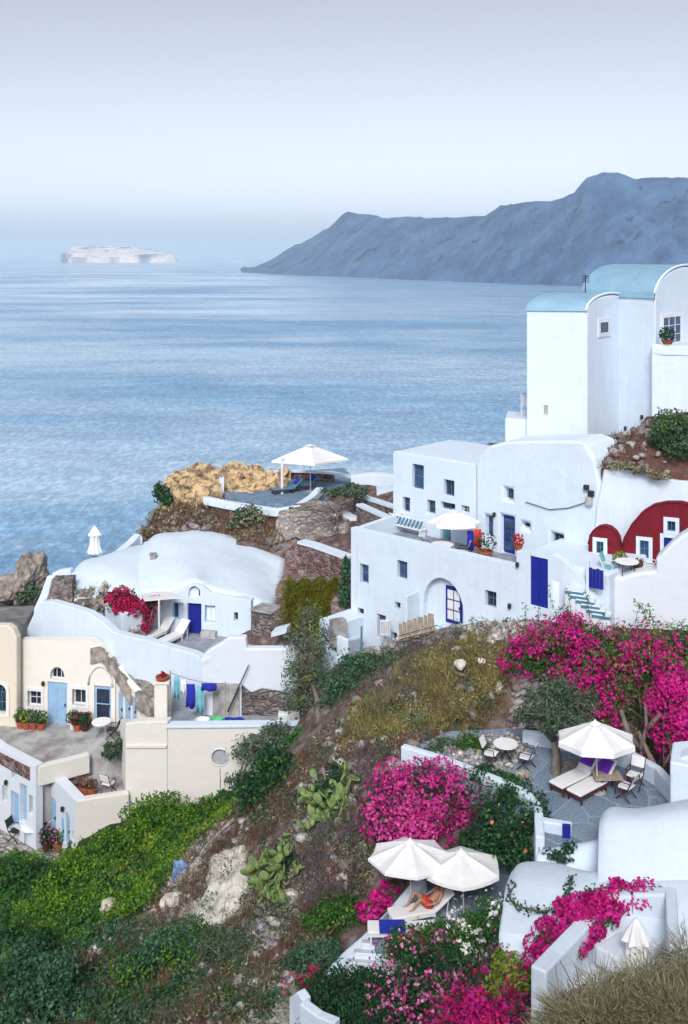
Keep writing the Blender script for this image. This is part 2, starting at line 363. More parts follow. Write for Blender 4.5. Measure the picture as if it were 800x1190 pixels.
def facade(name, m, parent, pl, outline, depth, ops=(), bevel=.06, flat=False, label=None):
    """wall solid whose face lies in pl: outline in pixels, openings cut into it and filled"""
    out = [pl.uz(*q) for q in outline]
    loops = [out]+[o.poly(pl) for o in ops]
    flatv = [[V((u, z, 0)) for u, z in l] for l in loops]
    tris = geometry.tessellate_polygon(flatv)
    allp = [q for l in loops for q in l]
    mb = MB(); mb.add([pl.pt(u, z) for u, z in allp], tris)
    n = len(out); base = [pl.pt(u, z) for u, z in out]; bk = -pl.N*depth
    mb.add(base+[p+bk for p in base], [(i, (i+1) % n, (i+1) % n+n, i+n) for i in range(n)]+[tuple(range(n, 2*n))])
    for o, l in zip(ops, loops[1:]):
        k = len(l); a = [pl.pt(u, z) for u, z in l]; b = [pl.pt(u, z, -o.rec) for u, z in l]
        mb.add(a+b, [(i, (i+1) % k, (i+1) % k+k, i+k) for i in range(k)]+[tuple(range(k, 2*k))])
    import bmesh
    off = ORG.get(parent.name, V((0, 0, 0))) if parent else V((0, 0, 0))
    me = bpy.data.meshes.new(name); me.from_pydata([tuple(V(v)-off) for v in mb.v], [], mb.f)
    bm = bmesh.new(); bm.from_mesh(me); bmesh.ops.remove_doubles(bm, verts=bm.verts, dist=.0005); bm.to_mesh(me); bm.free()
    ob = link(name, me, m, parent, False, bevel, label)
    for o in ops: o.fill(pl, parent, -o.rec)
    return ob
PADS = []
def pad(xy, z): PADS.append(([(p[0], p[1]) for p in xy], z))
def pxy(pts, z): return [PZ(x, y, z).xy for x, y in pts]
HAZE, SUN_EL, SUN, SUN_ANG, SKY, AIR, DUST, OZ, EXPO = 0.9e-4, 40, 1.05, 13, .132, .30, 2.2, 1.0, 1.04
HAZEC = (.74, .88, .99, 1)
SUN_X = -.10
SAT = .36
# ================================================================== ARCHITECTURE
W_ = lambda x0, y0, x1, y1, **k: Op(x0, y0, x1, y1, 'w', **k)
D_ = lambda x0, y0, x1, y1, **k: Op(x0, y0, x1, y1, 'd', **k)
def house(name, label, px, py, d, cat='house', group=None): return thing(name, label, cat, P(px, py, d), 0, group)
def lamp(parent, pl, px, py, base=0):
    q = pl.at(px, py)+pl.N*(.12+base); MB().tube([q-pl.N*.12, q+V((0, 0, .02))], .03).lathe([(.0, .1), (.07, .08), (.09, -.06), (.05, -.14), (0, -.15)], 8, q).build('wall_lamp', 'dark', parent)
# ---------------- tower house with blue vaults
th = house('tower_house', 'tall white tower house with two blue barrel roofs overlooking the sea', 683, 510, 52)
def vault(B, w, Wd, L, zb, zt, h, nw='wall', out=.09):
    """walls under a barrel roof: eave corner B, gable direction Wd, ridge vector L"""
    prof = [(0, zb), (w, zb), (w, zt)]+[(w/2+w/2*math.cos(PI*i/14), zt+h*math.sin(PI*i/14)) for i in range(1, 14)]+[(0, zt)]
    wall = MB().prism([V((B.x+Wd.x*a, B.y+Wd.y*a, z)) for a, z in prof], V((L.x, L.y, 0))).build(nw, 'white', th, bevel=.07)
    e = L.normalized()*.0; rf = MB(); n = 16; o0 = []; 
    pr = [(w/2+(w/2+out)*math.cos(PI*i/n), zt+.02+(h+out)*math.sin(PI*i/n)) for i in range(n+1)]
    pi = [(w/2+(w/2+.004)*math.cos(PI*i/n), zt+.01+(h+.004)*math.sin(PI*i/n)) for i in range(n+1)]
    st = V((L.x, L.y)).normalized()*.06
    for i in range(n):
        q = [pr[i], pr[i+1], pi[i+1], pi[i]]
        rf.prism([V((B.x+st.x+Wd.x*a, B.y+st.y+Wd.y*a, z)) for a, z in q], V((L.x, L.y, 0))*.98)
    me = rf.build('roof', 'roofblue', th, smooth=False)
    rim = [V((B.x+Wd.x*a+st.x*.5, B.y+Wd.y*a+st.y*.5, z)) for a, z in pr]
    MB().tube(rim, .07, 6).build('roof_rim', 'white', th, smooth=True)
A1, B1 = XY(612, 52.6), XY(683, 52); Wd1 = V((2.41, 3.0)).normalized()
vault(B1, 5.5, Wd1, A1-B1, -12, -2.95, .75)
B2 = XY(762, 53); L2 = V((-2.82, 4.27)); Wd2 = V((2.6, 3.0)).normalized()
vault(B2, 7.94, Wd2, L2, -12, -2.36, 1.62)
def surf(parent, pl, ops):
    for o in ops: o.fill(pl, parent, .004)
T1 = Pl((612, 52.6), (683, 52)); T2 = Pl((683, 52), (720, 54.97)); T3 = Pl((762, 53), (723, 55)); 
q = B2+Wd2*6; T4 = Pl((762, 53), (CX+F*q.x/q.y, q.y))
surf(th, T2, [W_(696.5, 373, 707.5, 387.5, surround='white', bars=(0, 0))])
surf(th, T1, [W_(632, 470, 637.5, 481, bars=(0, 0), frame='steel', pane='concrete')])
surf(th, T4, [W_(770, 367, 791, 399, bars=(2, 2), pane='glassblue', surround='frame')])
surf(th, T3, [D_(734, 491, 742.5, 506, pane='glassblue', bars=(1, 1)), W_(734.5, 481, 742, 489.5, arch=.5, bars=(1, 0)), W_(748, 489, 751.5, 499, bars=(0, 0))])
lb = MB().block([XY(757.5, 52.4), XY(850, 51.5), XY(850, 58), XY(760, 56)], -12, -4.75).build('lower_wall', 'white', th, bevel=.08)
MB().ribbon([P(758, 399, 52.5), P(772, 401, 52.3), P(850, 403, 51.6)], .22, .5).build('balcony_parapet', 'white', th, bevel=.04)
MB().block([XY(587, 53.4), XY(616, 53), XY(616, 55.5), XY(590, 56)], -12, -8.55).build('balcony', 'white', th, bevel=.08)
rl = MB()
for k in range(5): rl.tube([P(606+1.6*k, 487, 53.6+.45*k), P(606+1.6*k, 457, 53.6+.45*k)], .025, 5)
rl.tube([P(605.5, 457, 53.6), P(613, 457, 55.6)], .035, 5); rl.tube([P(605.5, 474, 53.6), P(613, 473.5, 55.6)], .025, 5)
rl.build('balcony_railing', 'steel', th)
MB().tube([T3.at(713, 505)+T3.N*.4, T3.at(713, 492)+T3.N*.4, T3.at(716, 490.5)+T3.N*.4], .03, 5).build('vent_pipe', 'pipe', th)
lamp(th, T3, 729, 497); lamp(th, T3, 748, 484)
# ---------------- upper white house behind the terrace
B = Pl((457, 55.5), (590, 50.5))
uh = house('white_house', 'white flat roofed house with scattered small blue windows above the white terrace', 520, 640, 53)
opsB = [W_(479, 540, 492.5, 568.5, frame='bluefr', bars=(0, 1), pane='glassblue'), W_(516, 558, 528, 576.5, frame='bluefr', bars=(1, 0)), W_(468, 578, 476.5, 595, frame='bluefr'), W_(496.5, 581.5, 506, 597, frame='bluefr'), W_(512.5, 584.5, 529, 592.5, frame='bluefr', bars=(1, 0)), W_(536, 588, 545.5, 597),
        D_(512, 611, 524, 634, pane='teal', bars=(2, 1), frame='teal')]
facade('wall', 'white', uh, B, [(457, 525), (553, 540), (553, 662), (457, 640)], 5.0, opsB, .05)
c0 = B.at(457, 525); c1 = B.at(553, 540)
MB().ribbon([c0+V((.1, .1, .02))-B.N*.2, c1-B.N*.2+V((0, 0, .02))], .3, .3).build('roof_edge', 'white', uh, bevel=.05)
vh = house('white_house', 'white house with rounded vaulted shoulder and blue double doors below the tower', 590, 646, 50.4)
opsV = [W_(586, 567.5, 596, 582, frame='bluefr', bars=(1, 0)), W_(563.5, 599, 572, 625, bars=(0, 1), frame='bluefr', pane='glassblue'), D_(582, 599.5, 597.5, 645, pane='blue', frame='glassblue', bars=(1, 3)), W_(605.5, 607, 615.5, 615, frame='bluefr', bars=(0, 0)), W_(640.5, 620, 654.5, 640, pane='glass', frame='bluefr', bars=(1, 0))]
facade('wall', 'white', vh, B, [(553.2, 540), (555.5, 531), (562, 523), (573, 516.5), (590, 513), (640, 512), (668, 512), (682, 517), (691, 534), (697, 562), (704, 700), (553.2, 662)], 2.6, opsV, .16)
lamp(vh, B, 576, 597)
MB().tube([B.at(604, 628)+B.N*.03, B.at(605, 608)+B.N*.03], .03, 5).build('drain_pipe', 'steel', vh)
# electricity meters on its right edge
for k, (x, y, w_, h_) in enumerate([(683, 566, 5, 6), (688.5, 573, 6, 6.5), (686, 582, 7, 10)]):
    pl = B; a, b, c, e = pl.rect(x-w_/2, y-h_/2, x+w_/2, y+h_/2)
    MB().prism([pl.pt(a, b, .2), pl.pt(c, b, .2), pl.pt(c, e, .2), pl.pt(a, e, .2)], -pl.N*.199).build('meter_box', 'dark' if k < 2 else 'concrete', vh, bevel=.03)
# ---------------- lower white house with arch and terrace on top
A = Pl((408, 52.2), (590, 46.1))
lh = house('white_house', 'broad white lower house with arched porch, blue door and terrace on top', 520, 740, 48)
lh['label'] = 'broad white house with arched porch carrying the terrace above the brown hillside'
opsA = [W_(418.5, 656, 428.5, 678, frame='bluefr', bars=(0, 1), pane='glassblue'), W_(461.5, 652, 473.5, 673, frame='bluefr', bars=(1, 0), pane='glassblue'), W_(564, 687, 577, 706, frame='bluefr', bars=(1, 1)), W_(415.5, 707, 423, 722.5, frame='bluefr'), D_(438.5, 714.5, 448.5, 742, pane='glassblue', frame='glassblue', bars=(1, 2)), W_(459, 700, 465.5, 708, frame='bluefr', bars=(0, 0)), W_(455, 735, 461.5, 745, frame='bluefr', bars=(0, 0)),
        D_(616.5, 648, 637, 705.5, pane='blue', frame='blue', bars=(2, 1), rec=.12),
        Op(492, 672, 539, 734, 'n', arch=.62, rec=1.1)]
facade('wall', 'white', lh, A, [(408, 613), (590, 655), (600, 657), (601, 640), (642, 644), (656, 653), (676, 672), (690, 694), (702, 725), (702, 775), (408, 800)], .4, [o for o in opsA if o.kind != 'n'] + [Op(492, 672, 539, 734, 'n', arch=.62, rec=.38)], .06)
# porch: walls and vault of the recess
u0, z0, u1, z1 = A.rect(492, 672, 539, 734)
# (the facade is thicker round the porch)
back = A.a-A.n*5.0
def A_at(u, out): q = A.pt(u, 0, out); return (q.x, q.y)
uL = A.uz(409.2, 613)[0]; uR = A.uz(599, 650)[0]; zf = -14.75
MB().block([A_at(uL, -.402), A_at(uR, -.402), A_at(uR, -4.6), A_at(uL, -4.6)], -23, zf).build('terrace_slab', 'floor', lh)
uR2 = A.uz(690, 690)[0]
MB().block([A_at(uR+.02, -.402), A_at(uR2+.5, -.402), A_at(uR2+.5, -4.9), A_at(uR+.02, -4.9)], -23, -13.45).build('side_roof', 'white', lh, bevel=.1)
wl = A.pt(uL+.1, -13.9, -.41); MB().ribbon([wl, wl-A.N*4.0+V((0, 0, .1))], .25, 1.6).build('parapet', 'white', lh, bevel=.04)
Ar = Pl((408, 52.2), (590, 46.1), -.37)
for o in [D_(519, 682, 538, 724.5, pane='blue', frame='frame', bars=(2, 3))]: o.fill(Ar, lh, 0)
a, b, c, e = Ar.rect(494.5, 722, 515, 728); MB().prism([Ar.pt(a, b, .36), Ar.pt(c, b, .36), Ar.pt(c, e, .36), Ar.pt(a, e, .36)], -A.N*.355).build('bench', 'white', lh, bevel=.04)
# outside stair stub left of the porch
st = MB(); 
for k in range(5):
    p0 = A.at(464+4*k, 735); w0, w1 = A.uz(466+3.6*k, 735)[0], A.uz(469.6+3.6*k, 735)[0]; zt = -20.2+.42*k+.5
    st.prism([A.pt(w0, -21.5, .9), A.pt(w1, -21.5, .9), A.pt(w1, zt, .9), A.pt(w0, zt, .9)], -A.N*.89)
st.build('outside_stair', 'teal', lh)
w0, w1 = A.uz(465, 735)[0], A.uz(484.5, 735)[0]
MB().prism([A.pt(w0, -21.5, 1.06), A.pt(w1, -21.5, 1.06), A.pt(w1, A.uz(484, 688)[1], 1.06), A.pt(w0, A.uz(466, 713)[1], 1.06)], -A.N*.15).build('stair_wall', 'white', lh, bevel=.03) if False else None
MB().prism([A.pt(w1-.02, -21.5, .95), A.pt(w1+.16, -21.5, .95), A.pt(w1+.16, A.uz(484, 686)[1], .95), A.pt(w1-.02, A.uz(484, 686)[1], .95)], -A.N*.949).build('stair_wall', 'white', lh, bevel=.03)
gt = MB()
for k in range(5): x = 453.5+2.6*k; gt.tube([A.at(x, 735)+A.N*.7, A.at(x, 716)+A.N*.7], .05, 4)
for y in (718, 733): gt.tube([A.at(453, y)+A.N*.7, A.at(464.5, y)+A.N*.7], .05, 4)
gt.build('railing', 'steel', lh)
MB().tube([A.at(415, 700)+A.N*.04, A.at(415.6, 634)+A.N*.04], .035, 5).build('drain_pipe', 'steel', lh)
lamp(lh, A, 603, 655); lamp(lh, A, 594, 703)
pad([A_at(uL-.3, .2), A_at(uR2+.5, .2), A_at(uR2+.5, -5), A_at(uL, -5)], -16.5)
pad([A_at(uL, -4), A_at(uR2+3, -4), A_at(uR2+3, -14), A_at(uL+3, -14)], -13.6)
# white landing left of the blue gate
ld = house('white_landing', 'white rounded landing wall between the blue door house and the red cave house', 670, 680, 44, 'landing')
loft('wall', [[(640, 676, 44.6), (660, 678, 44.2), (684, 684, 43.9)], [(640, 652, 45.3), (662, 656, 45), (686, 664, 44.8)], [(645, 640, 47.0), (668, 646, 46.6), (700, 652, 46)]], 'white', ld, skirt=3.5)
# ---------------- white stair below the gate
ws = house('white_stair', 'white stair with dark treads climbing to the small blue gate', 690, 700, 43.4, 'stairs')
stp, trd = MB(), MB()
for k in range(6):
    x0, y = 707-6.3*k, 716-5.6*k; d = 42.5+.13*k
    a, b = P(x0-19, y-3.2, d+.28), P(x0+3, y, d); u = (b-a).normalized(); n = V((-u.y, u.x, 0)); n = n if n.y > 0 else -n
    stp.prism([a, b, b+n*.6, a+n*.6], (0, 0, -1.2)); 
    trd.prism([a+n*-.012-V((0, 0, .05)), b+n*-.012-V((0, 0, .05)), b-n*.002-V((0, 0, .05)), a-n*.002-V((0, 0, .05))], (0, 0, -.13))
stp.build('steps', 'white2', ws, bevel=.03); trd.build('risers', 'teal', ws)
gate = house('wooden_gate', 'small blue plank gate at the head of the white stair', 693, 684, 44.2, 'gate')
G = Pl((683.5, 43.35), (702.5, 42.95)); a, b, c, e = G.rect(684.5, 661, 701.5, 684)
mb = MB()
for k in range(4):
    x0 = a+(c-a)*k/4+.012; x1 = a+(c-a)*(k+1)/4-.012; mb.prism([G.pt(x0, b), G.pt(x1, b), G.pt(x1, e-.04*(k % 2)), G.pt(x0, e-.04*(k % 2))], -G.N*.06)
mb.build('gate_panel', 'blue', gate); MB().box(G.pt(a+.1, (b+e)/2, .03), (.06, .05, .06)).build('handle', 'dark', gate)
MB().prism([G.pt(a-.12, b-.4), G.pt(a, b-.4), G.pt(a, e+.25), G.pt(a-.12, e+.25)], -G.N*.14).build('gate_post', 'white', gate, bevel=.02)
# ---------------- red cave house
rs = house('red_cave_house', 'small dark red round topped cave house with one white framed window', 703, 660, 46.2)
R1 = Pl((684, 46.5), (722, 45.9))
o1 = [(684, 715), (684, 632), (686, 622), (690, 616), (696, 612), (703, 611), (710, 613), (716, 618), (720, 625), (722, 634), (722, 715)]
facade('wall', 'red', rs, R1, o1, .45, [W_(693.5, 629, 702, 643.5, surround='white', frame='teal', bars=(1, 1), rec=.1)], .05)
MB().tube([R1.at(*q)+R1.N*.02 for q in o1[1:-1]], .03, 6).build('rim', 'red', rs, smooth=True)
rb = house('red_cave_house', 'large dark red vaulted cave house with white framed windows', 765, 670, 45.5)
R2 = Pl((722.5, 46.4), (845, 44.6))
o2 = [(722.5, 715), (722.5, 640), (726, 625), (735, 609), (747, 595), (760, 587), (775, 584), (792, 584), (808, 588), (822, 597), (834, 612), (840, 630), (840, 715)]
facade('wall', 'red', rb, R2, o2, .45, [W_(744, 628, 754.5, 648.5, surround='white', frame='teal', pane='glassblue', bars=(1, 1), rec=.1), W_(776, 605.5, 785.5, 617, surround='white', frame='teal', bars=(1, 0), rec=.1), D_(772, 625, 789, 670, pane='blue', frame='blue', bars=(2, 2), rec=.1, surround='white')], .05)
MB().tube([R2.at(*q)+R2.N*.02 for q in o2[1:-1]], .035, 6).build('rim', 'red', rb, smooth=True)
rp = house('red_terrace', 'small terrace floor in front of the red cave houses', 730, 668, 44.6, 'terrace')
MB().block(pxy([(703, 671), (800, 668), (800, 648), (690, 648)], -13.85), -17, -13.85).build('floor', 'white2', rp)
w1 = house('retaining_wall', 'smooth white retaining wall below the brown bank, over the red vaults', 750, 600, 48.6, 'wall')
W1 = Pl((695, 47.0), (850, 46.3))
facade('wall', 'white', w1, W1, [(691, 720), (691, 640), (694, 590), (703, 547), (716, 545.5), (730, 547), (745, 551), (762, 556), (790, 559), (850, 562), (850, 720)], 1.2, [], .15)
w2 = house('white_wall', 'big plain white wall stepping up right beside the red terrace', 750, 720, 43, 'wall')
W2 = Pl((700.5, 43.9), (850, 41.9))
facade('wall', 'white2', w2, W2, [(700.5, 790), (700.5, 674), (708, 671), (722, 671), (735, 667), (748, 664.5), (762.5, 664), (763, 649), (771, 641), (780, 632), (791, 623), (805, 615), (850, 606), (850, 800)], .9, [], .13)
bank = loft('hillside', [[(699, 546.5, 47.2), (716, 544.5, 47.1), (730, 546, 47.0), (762, 555, 46.9), (860, 561, 46.5)], [(700, 530, 48.4), (718, 524, 48.3), (738, 520, 48.2), (770, 515, 48), (860, 520, 47.6)], [(700, 518, 50.0), (722, 511, 50.0), (742, 505, 50), (765, 492, 50.2), (860, 480, 50)], [(702, 510, 52), (722, 508, 52), (742, 500, 52.3), (765, 484, 52.3), (860, 470, 52)]], 'soil', None, k=8, noise=.35, nscale=.5, skirt=2, seed=4)
struct(bank)
# ---------------- small white things left of the lower house
sw = house('white_outbuilding', 'little white outbuilding with a machine beside the lower house corner', 390, 745, 50.5, 'outbuilding')
SW = Pl((371, 51), (389, 50.2)); facade('wall', 'white', sw, SW, [(371, 719), (389, 727), (389, 760), (371, 760)], 2.2, [], .05)
mb = MB().box(P(393, 735, 50.2), (.75, .5, 1.3), .5); mb.build('water_heater', 'concrete', sw, bevel=.05)
lw = house('white_wall', 'low white curved wall stepping down at the lower house corner', 400, 755, 50, 'wall')
MB().ribbon([P(393, 738, 49.6), P(402, 742, 49.4), P(408, 742, 50.2), P(416, 739, 51.0)], .35, 2.2).build('wall', 'white', lw, bevel=.08)
MB().ribbon([P(378, 752, 49.4), P(386, 757, 48.8), P(398, 765, 48.2), P(408, 762, 48.4)], .35, 1.6).build('lower_wall', 'white', lw, bevel=.08)
MB().tube([P(420, 758, 50.2), P(420.5, 728, 50.2)], .05, 5).build('post', 'teal', lw)
# ---------------- cave house at the left
ch = house('cave_house', 'white cave house with blue door under a wide whitewashed rounded roof', 226, 742, 57)
C = Pl((150, 57.6), (292, 56.4))
facade('wall', 'white', ch, C, [(165, 770), (165, 692), (178, 690), (198, 690), (210, 686), (219, 680), (227, 678.5), (235, 681), (246, 689), (262, 693), (292, 698), (292, 770)], .6,
       [D_(218, 701.5, 234, 743, pane='blue', frame='blue', bars=(2, 2)), W_(219.5, 681.5, 232.5, 695, arch=.5, bars=(1, 0)), W_(200.5, 701, 213, 720, pane='glassblue', bars=(1, 0), frame='paleblue'), W_(238, 704, 250, 724, pane='glassblue', frame='paleblue', bars=(1, 0)), W_(272, 712, 276.5, 722, bars=(0, 0))], .06)
loft('roof', [[(160, 690, 57.9), (180, 688, 57.7), (205, 685, 57.4), (227, 676.5, 57.2), (248, 686, 57), (292, 697, 56.8), (317, 704, 57)],
              [(160, 664, 60.3), (180, 661, 60.2), (205, 658, 60), (227, 656, 60), (250, 659, 60), (296, 668, 60), (322, 690, 59)],
              [(164, 640, 63.5), (180, 634, 63.5), (205, 634, 63), (230, 636, 63), (258, 640, 63), (300, 650, 62.5), (328, 668, 61)],
              [(168, 631, 66), (182, 621, 66), (205, 618, 66), (235, 617, 66), (266, 622, 66), (300, 636, 65), (331, 650, 63)],
              [(168, 634, 68), (182, 628, 68), (205, 624, 68), (235, 623, 68), (266, 627, 68), (300, 640, 67), (331, 653, 65)]], 'white', ch, skirt=5, noise=.15, nscale=1.4)
MB().prism([P(164, 692, 57.2), P(192, 688, 57.3), P(214, 695, 55.6), P(168, 699, 54.9)], (0, 0, .06)).build('awning', 'fabric', ch)
mb = MB(); mb.tube([P(185, 697, 55.1), P(185, 737, 55.3)], .06, 6); mb.build('awning_post', 'frame', ch)
MB().box(C.at(244, 739)+C.N*.22, (.85, .4, .7), C.u.angle_signed(V((1, 0))) if False else -.16).build('air_conditioner', 'concrete', ch, bevel=.03)
MB().box(P(178, 652, 61.6)+V((0, 0, .15)), (.3, .3, .5)).box(P(178, 652, 61.6)+V((0, 0, .42)), (.42, .42, .06)).build('chimney', 'concrete', ch)
MB().ribbon([P(168, 630, 66.2), P(186, 630, 66)], .4, .6).build('roof_curb', 'white', ch)
cw = house('white_shed', 'white rounded roof mass with open stone side at the far left of the cave house', 120, 690, 59, 'shed')
loft('roof', [[(82, 697, 58.0), (100, 694, 58.2), (120, 690, 58.2), (145, 690, 58), (166, 692, 57.9)], [(82, 674, 59.5), (100, 668, 60), (120, 664, 60), (145, 664, 60), (166, 666, 60.2)],
              [(84, 664, 61), (98, 652, 62), (120, 648, 62.5), (145, 644, 63), (166, 642, 63.4)], [(86, 664, 63), (98, 653, 64), (120, 646, 64.5), (148, 636, 65), (168, 631, 66)]], 'white', cw, skirt=4, noise=.1, nscale=2)
MB().ribbon([P(60, 667, 60.5), P(70, 662, 60.6), P(84, 660, 60.5)], .5, 1.2).build('wall', 'white', cw, bevel=.08)
MB().ribbon([P(44, 708, 57.3), P(52, 690, 58.4), P(60, 668, 60)], .5, 1.4).build('side_wall', 'white', cw, bevel=.08)
MB().prism([P(54, 703, 57.8), P(84, 703, 57.6), P(84, 673, 58.2), P(60, 674, 58.4)], (0, .8, 0)).build('stone_wall', 'stone', cw)
MB().ribbon([P(136, 642, 64), P(150, 630, 65.5), P(160, 620, 66.5), P(165, 624, 66.6)], .5, .9).build('upper_wall', 'white', cw, bevel=.08)
# terrace of the cave house
ct = house('cave_terrace', 'grey paved terrace before the cave house door', 215, 745, 56, 'terrace')
MB().block(pxy([(120, 738), (232, 768), (292, 760), (292, 735), (150, 722)], -21.05), -24, -21.05).build('floor', 'floor', ct)
sb = loft('hillside', [[(60, 700, 57.3), (100, 712, 56.6), (130, 732, 55.8), (165, 742, 55.3)], [(62, 696, 58), (100, 700, 58), (130, 708, 57.2), (165, 722, 56.6)], [(80, 690, 58.6), (105, 686, 58.8), (130, 682, 58.6), (158, 690, 58)]], 'rock', None, noise=.5, nscale=.5, k=8, kr=6, skirt=2)
struct(sb)
fw = house('white_wall', 'long smooth white wall sweeping down from the far left to the laundry yard', 150, 770, 54.5, 'wall')
FW = Pl((28, 56.0), (236, 50.0))
facade('wall', 'white', fw, FW, [(26, 746), (29, 735), (38, 716), (45, 700), (58, 699), (80, 705), (102, 712), (118, 722), (132, 735), (150, 740), (165, 743), (200, 753), (222, 759), (233, 764), (236, 835), (180, 850), (60, 770)], .5, [], .12)
rw = house('white_wall', 'white garden wall with a stepped crest beneath the cave house', 290, 790, 53, 'wall')
RW = Pl((233, 49.5), (346, 49.2))
facade('wall', 'white2', rw, RW, [(233, 845), (233, 766), (240, 758), (250, 752), (262, 745), (264, 741), (286, 741), (287, 754), (342, 754), (346, 760), (346, 800), (331, 805), (305, 801), (292, 806), (281, 797), (281, 845)], .5, [], .08)
rc = RW.at(264, 775)
a, b, c, e = RW.rect(248, 794, 278.5, 842); MB().prism([RW.pt(a, b, .12), RW.pt(c, b, .12), RW.pt(c, e, .12), RW.pt(a, e, .12)], -RW.N*.119).build('door', 'concrete', rw)
MB().prism([RW.at(281.5, 845)-RW.N*.1, RW.at(346, 845)-RW.N*.1, RW.at(346, 800)-RW.N*.1, RW.at(281.5, 800)-RW.N*.1], -RW.N*.7).build('stone_infill', 'stone', rw)
MB().ribbon([P(234, 766, 49.6), P(246, 760, 49.6), P(262, 748, 49.6)], .28, .3).build('coping', 'white', rw, bevel=.05)
MB().tube([RW.at(278, 797)+RW.N*.3, RW.at(290, 771)+RW.N*.2], .03, 5).tube([RW.at(267, 822)+RW.N*.5, RW.at(279, 795)+RW.N*.3], .045, 5).build('pole', 'dark', rw)
# ---------------- stone walls between the houses
s1 = house('stone_wall', 'tapering tower like end of a reddish dry stone wall', 345, 680, 60, 'wall')
loft('stonework', [[(318, 706, 58.4), (332, 707, 58.2), (350, 705, 58.4)], [(320, 690, 58.8), (334, 690, 58.6), (352, 690, 58.7)], [(331, 660, 59.6), (343, 660, 59.5), (358, 660, 59.6)], [(335, 628, 60.4), (342, 624, 60.4), (349, 628, 60.4)]], 'redstone', s1, noise=.25, nscale=.5, k=7, kr=8)
s2 = house('stone_wall', 'reddish dry stone wall with white coping left of the lower house', 380, 675, 60, 'wall')
S2 = Pl((346, 60.2), (412, 57.5))
facade('stonework', 'redstone', s2, S2, [(346, 690), (346, 630), (360, 634), (412, 653), (412, 700)], .8, [], 0)
MB().ribbon([S2.at(346, 629)-S2.N*.3, S2.at(360, 632.5)-S2.N*.3, S2.at(404, 648)-S2.N*.3], .7, .14).build('coping', 'white', s2)
s3 = house('stone_wall', 'low stone wall with pale cap stones below the red stone wall', 355, 690, 58.5, 'wall')
MB().ribbon([P(330, 679, 58.4), P(352, 672, 58.2), P(378, 674, 57.6), P(392, 682, 57)], .6, 2.2).build('stonework', 'palestone', s3)
s4 = house('stone_wall', 'dark stone wall behind the white garden wall', 312, 730, 55.5, 'wall')
S4 = Pl((293, 56), (345, 54.6)); facade('stonework', 'stone', s4, S4, [(292.5, 775), (292.5, 708), (318, 712), (338, 720), (345, 728), (345, 775)], .8, [], 0)
MB().ribbon([S4.at(293, 706)-S4.N*.4, S4.at(318, 710.5)-S4.N*.4], 1.2, .12).build('coping', 'concrete', s4)
MB().ribbon([P(318, 732, 54.2), P(336, 727, 54)], .8, .25).build('step', 'white', s4)
s5 = house('stone_wall', 'small broken red stone wall at the corner of the lower house', 397, 705, 53.5, 'wall')
loft('stonework', [[(384, 722, 52.5), (396, 728, 52.3), (407, 730, 52.8)], [(386, 706, 53), (397, 708, 52.9), (408, 712, 53.2)], [(388, 694, 53.6), (398, 690, 53.6), (408, 692, 53.8)]], 'redstone', s5, noise=.25, nscale=.4, k=7, kr=7)
s6 = house('white_steps', 'white terrace edge with rough stone landings in front of the bare tree', 400, 605, 64, 'terrace')
MB().ribbon([P(238, 577, 70), P(262, 582, 69.4), P(300, 588, 68.6), P(322, 591, 67.8), P(343, 588, 67.5), P(362, 576, 69.5), P(372, 566, 71)], .5, .5).build('edge', 'white', s6, bevel=.05)
MB().block([XY(386, 65.5), XY(418, 64.5), XY(420, 67), XY(388, 68)], -19.5, -16.6).build('block', 'white2', s6, bevel=.05)
loft('stonework', [[(322, 622, 64.6), (345, 622, 64.2), (372, 628, 63.6), (400, 632, 62.6)], [(322, 600, 66.2), (345, 598, 66), (372, 600, 65.5), (405, 612, 64)], [(326, 592, 67.6), (350, 586, 67.8), (372, 580, 68.4), (410, 590, 67)]], 'palestone', s6, noise=.3, nscale=.5, k=7, kr=7)
s7 = house('stone_wall', 'pair of white topped stone walls stepping up behind the flat roofed house', 440, 595, 62, 'wall')
for (x0, y0, d0, x1, y1, d1, h) in [(418, 585, 64, 458, 603, 60.5, 1.1), (414, 573, 66.5, 460, 588, 63, 1.0)]:
    MB().ribbon([P(x0, y0, d0), P(x1, y1, d1)], .5, .14).build('coping', 'white', s7); MB().ribbon([P(x0, y0, d0)-V((0, 0, .141)), P(x1, y1, d1)-V((0, 0, .141))], .42, h).build('stonework', 'stone', s7)
MB().ribbon([P(408, 552, 72), P(436, 549, 72), P(462, 552, 71)], .8, 1.2).build('back_wall', 'white', s7, bevel=.05)
MB().box(P(452, 571, 68), (1.6, 1.2, .4)).build('ledge', 'white', s7)
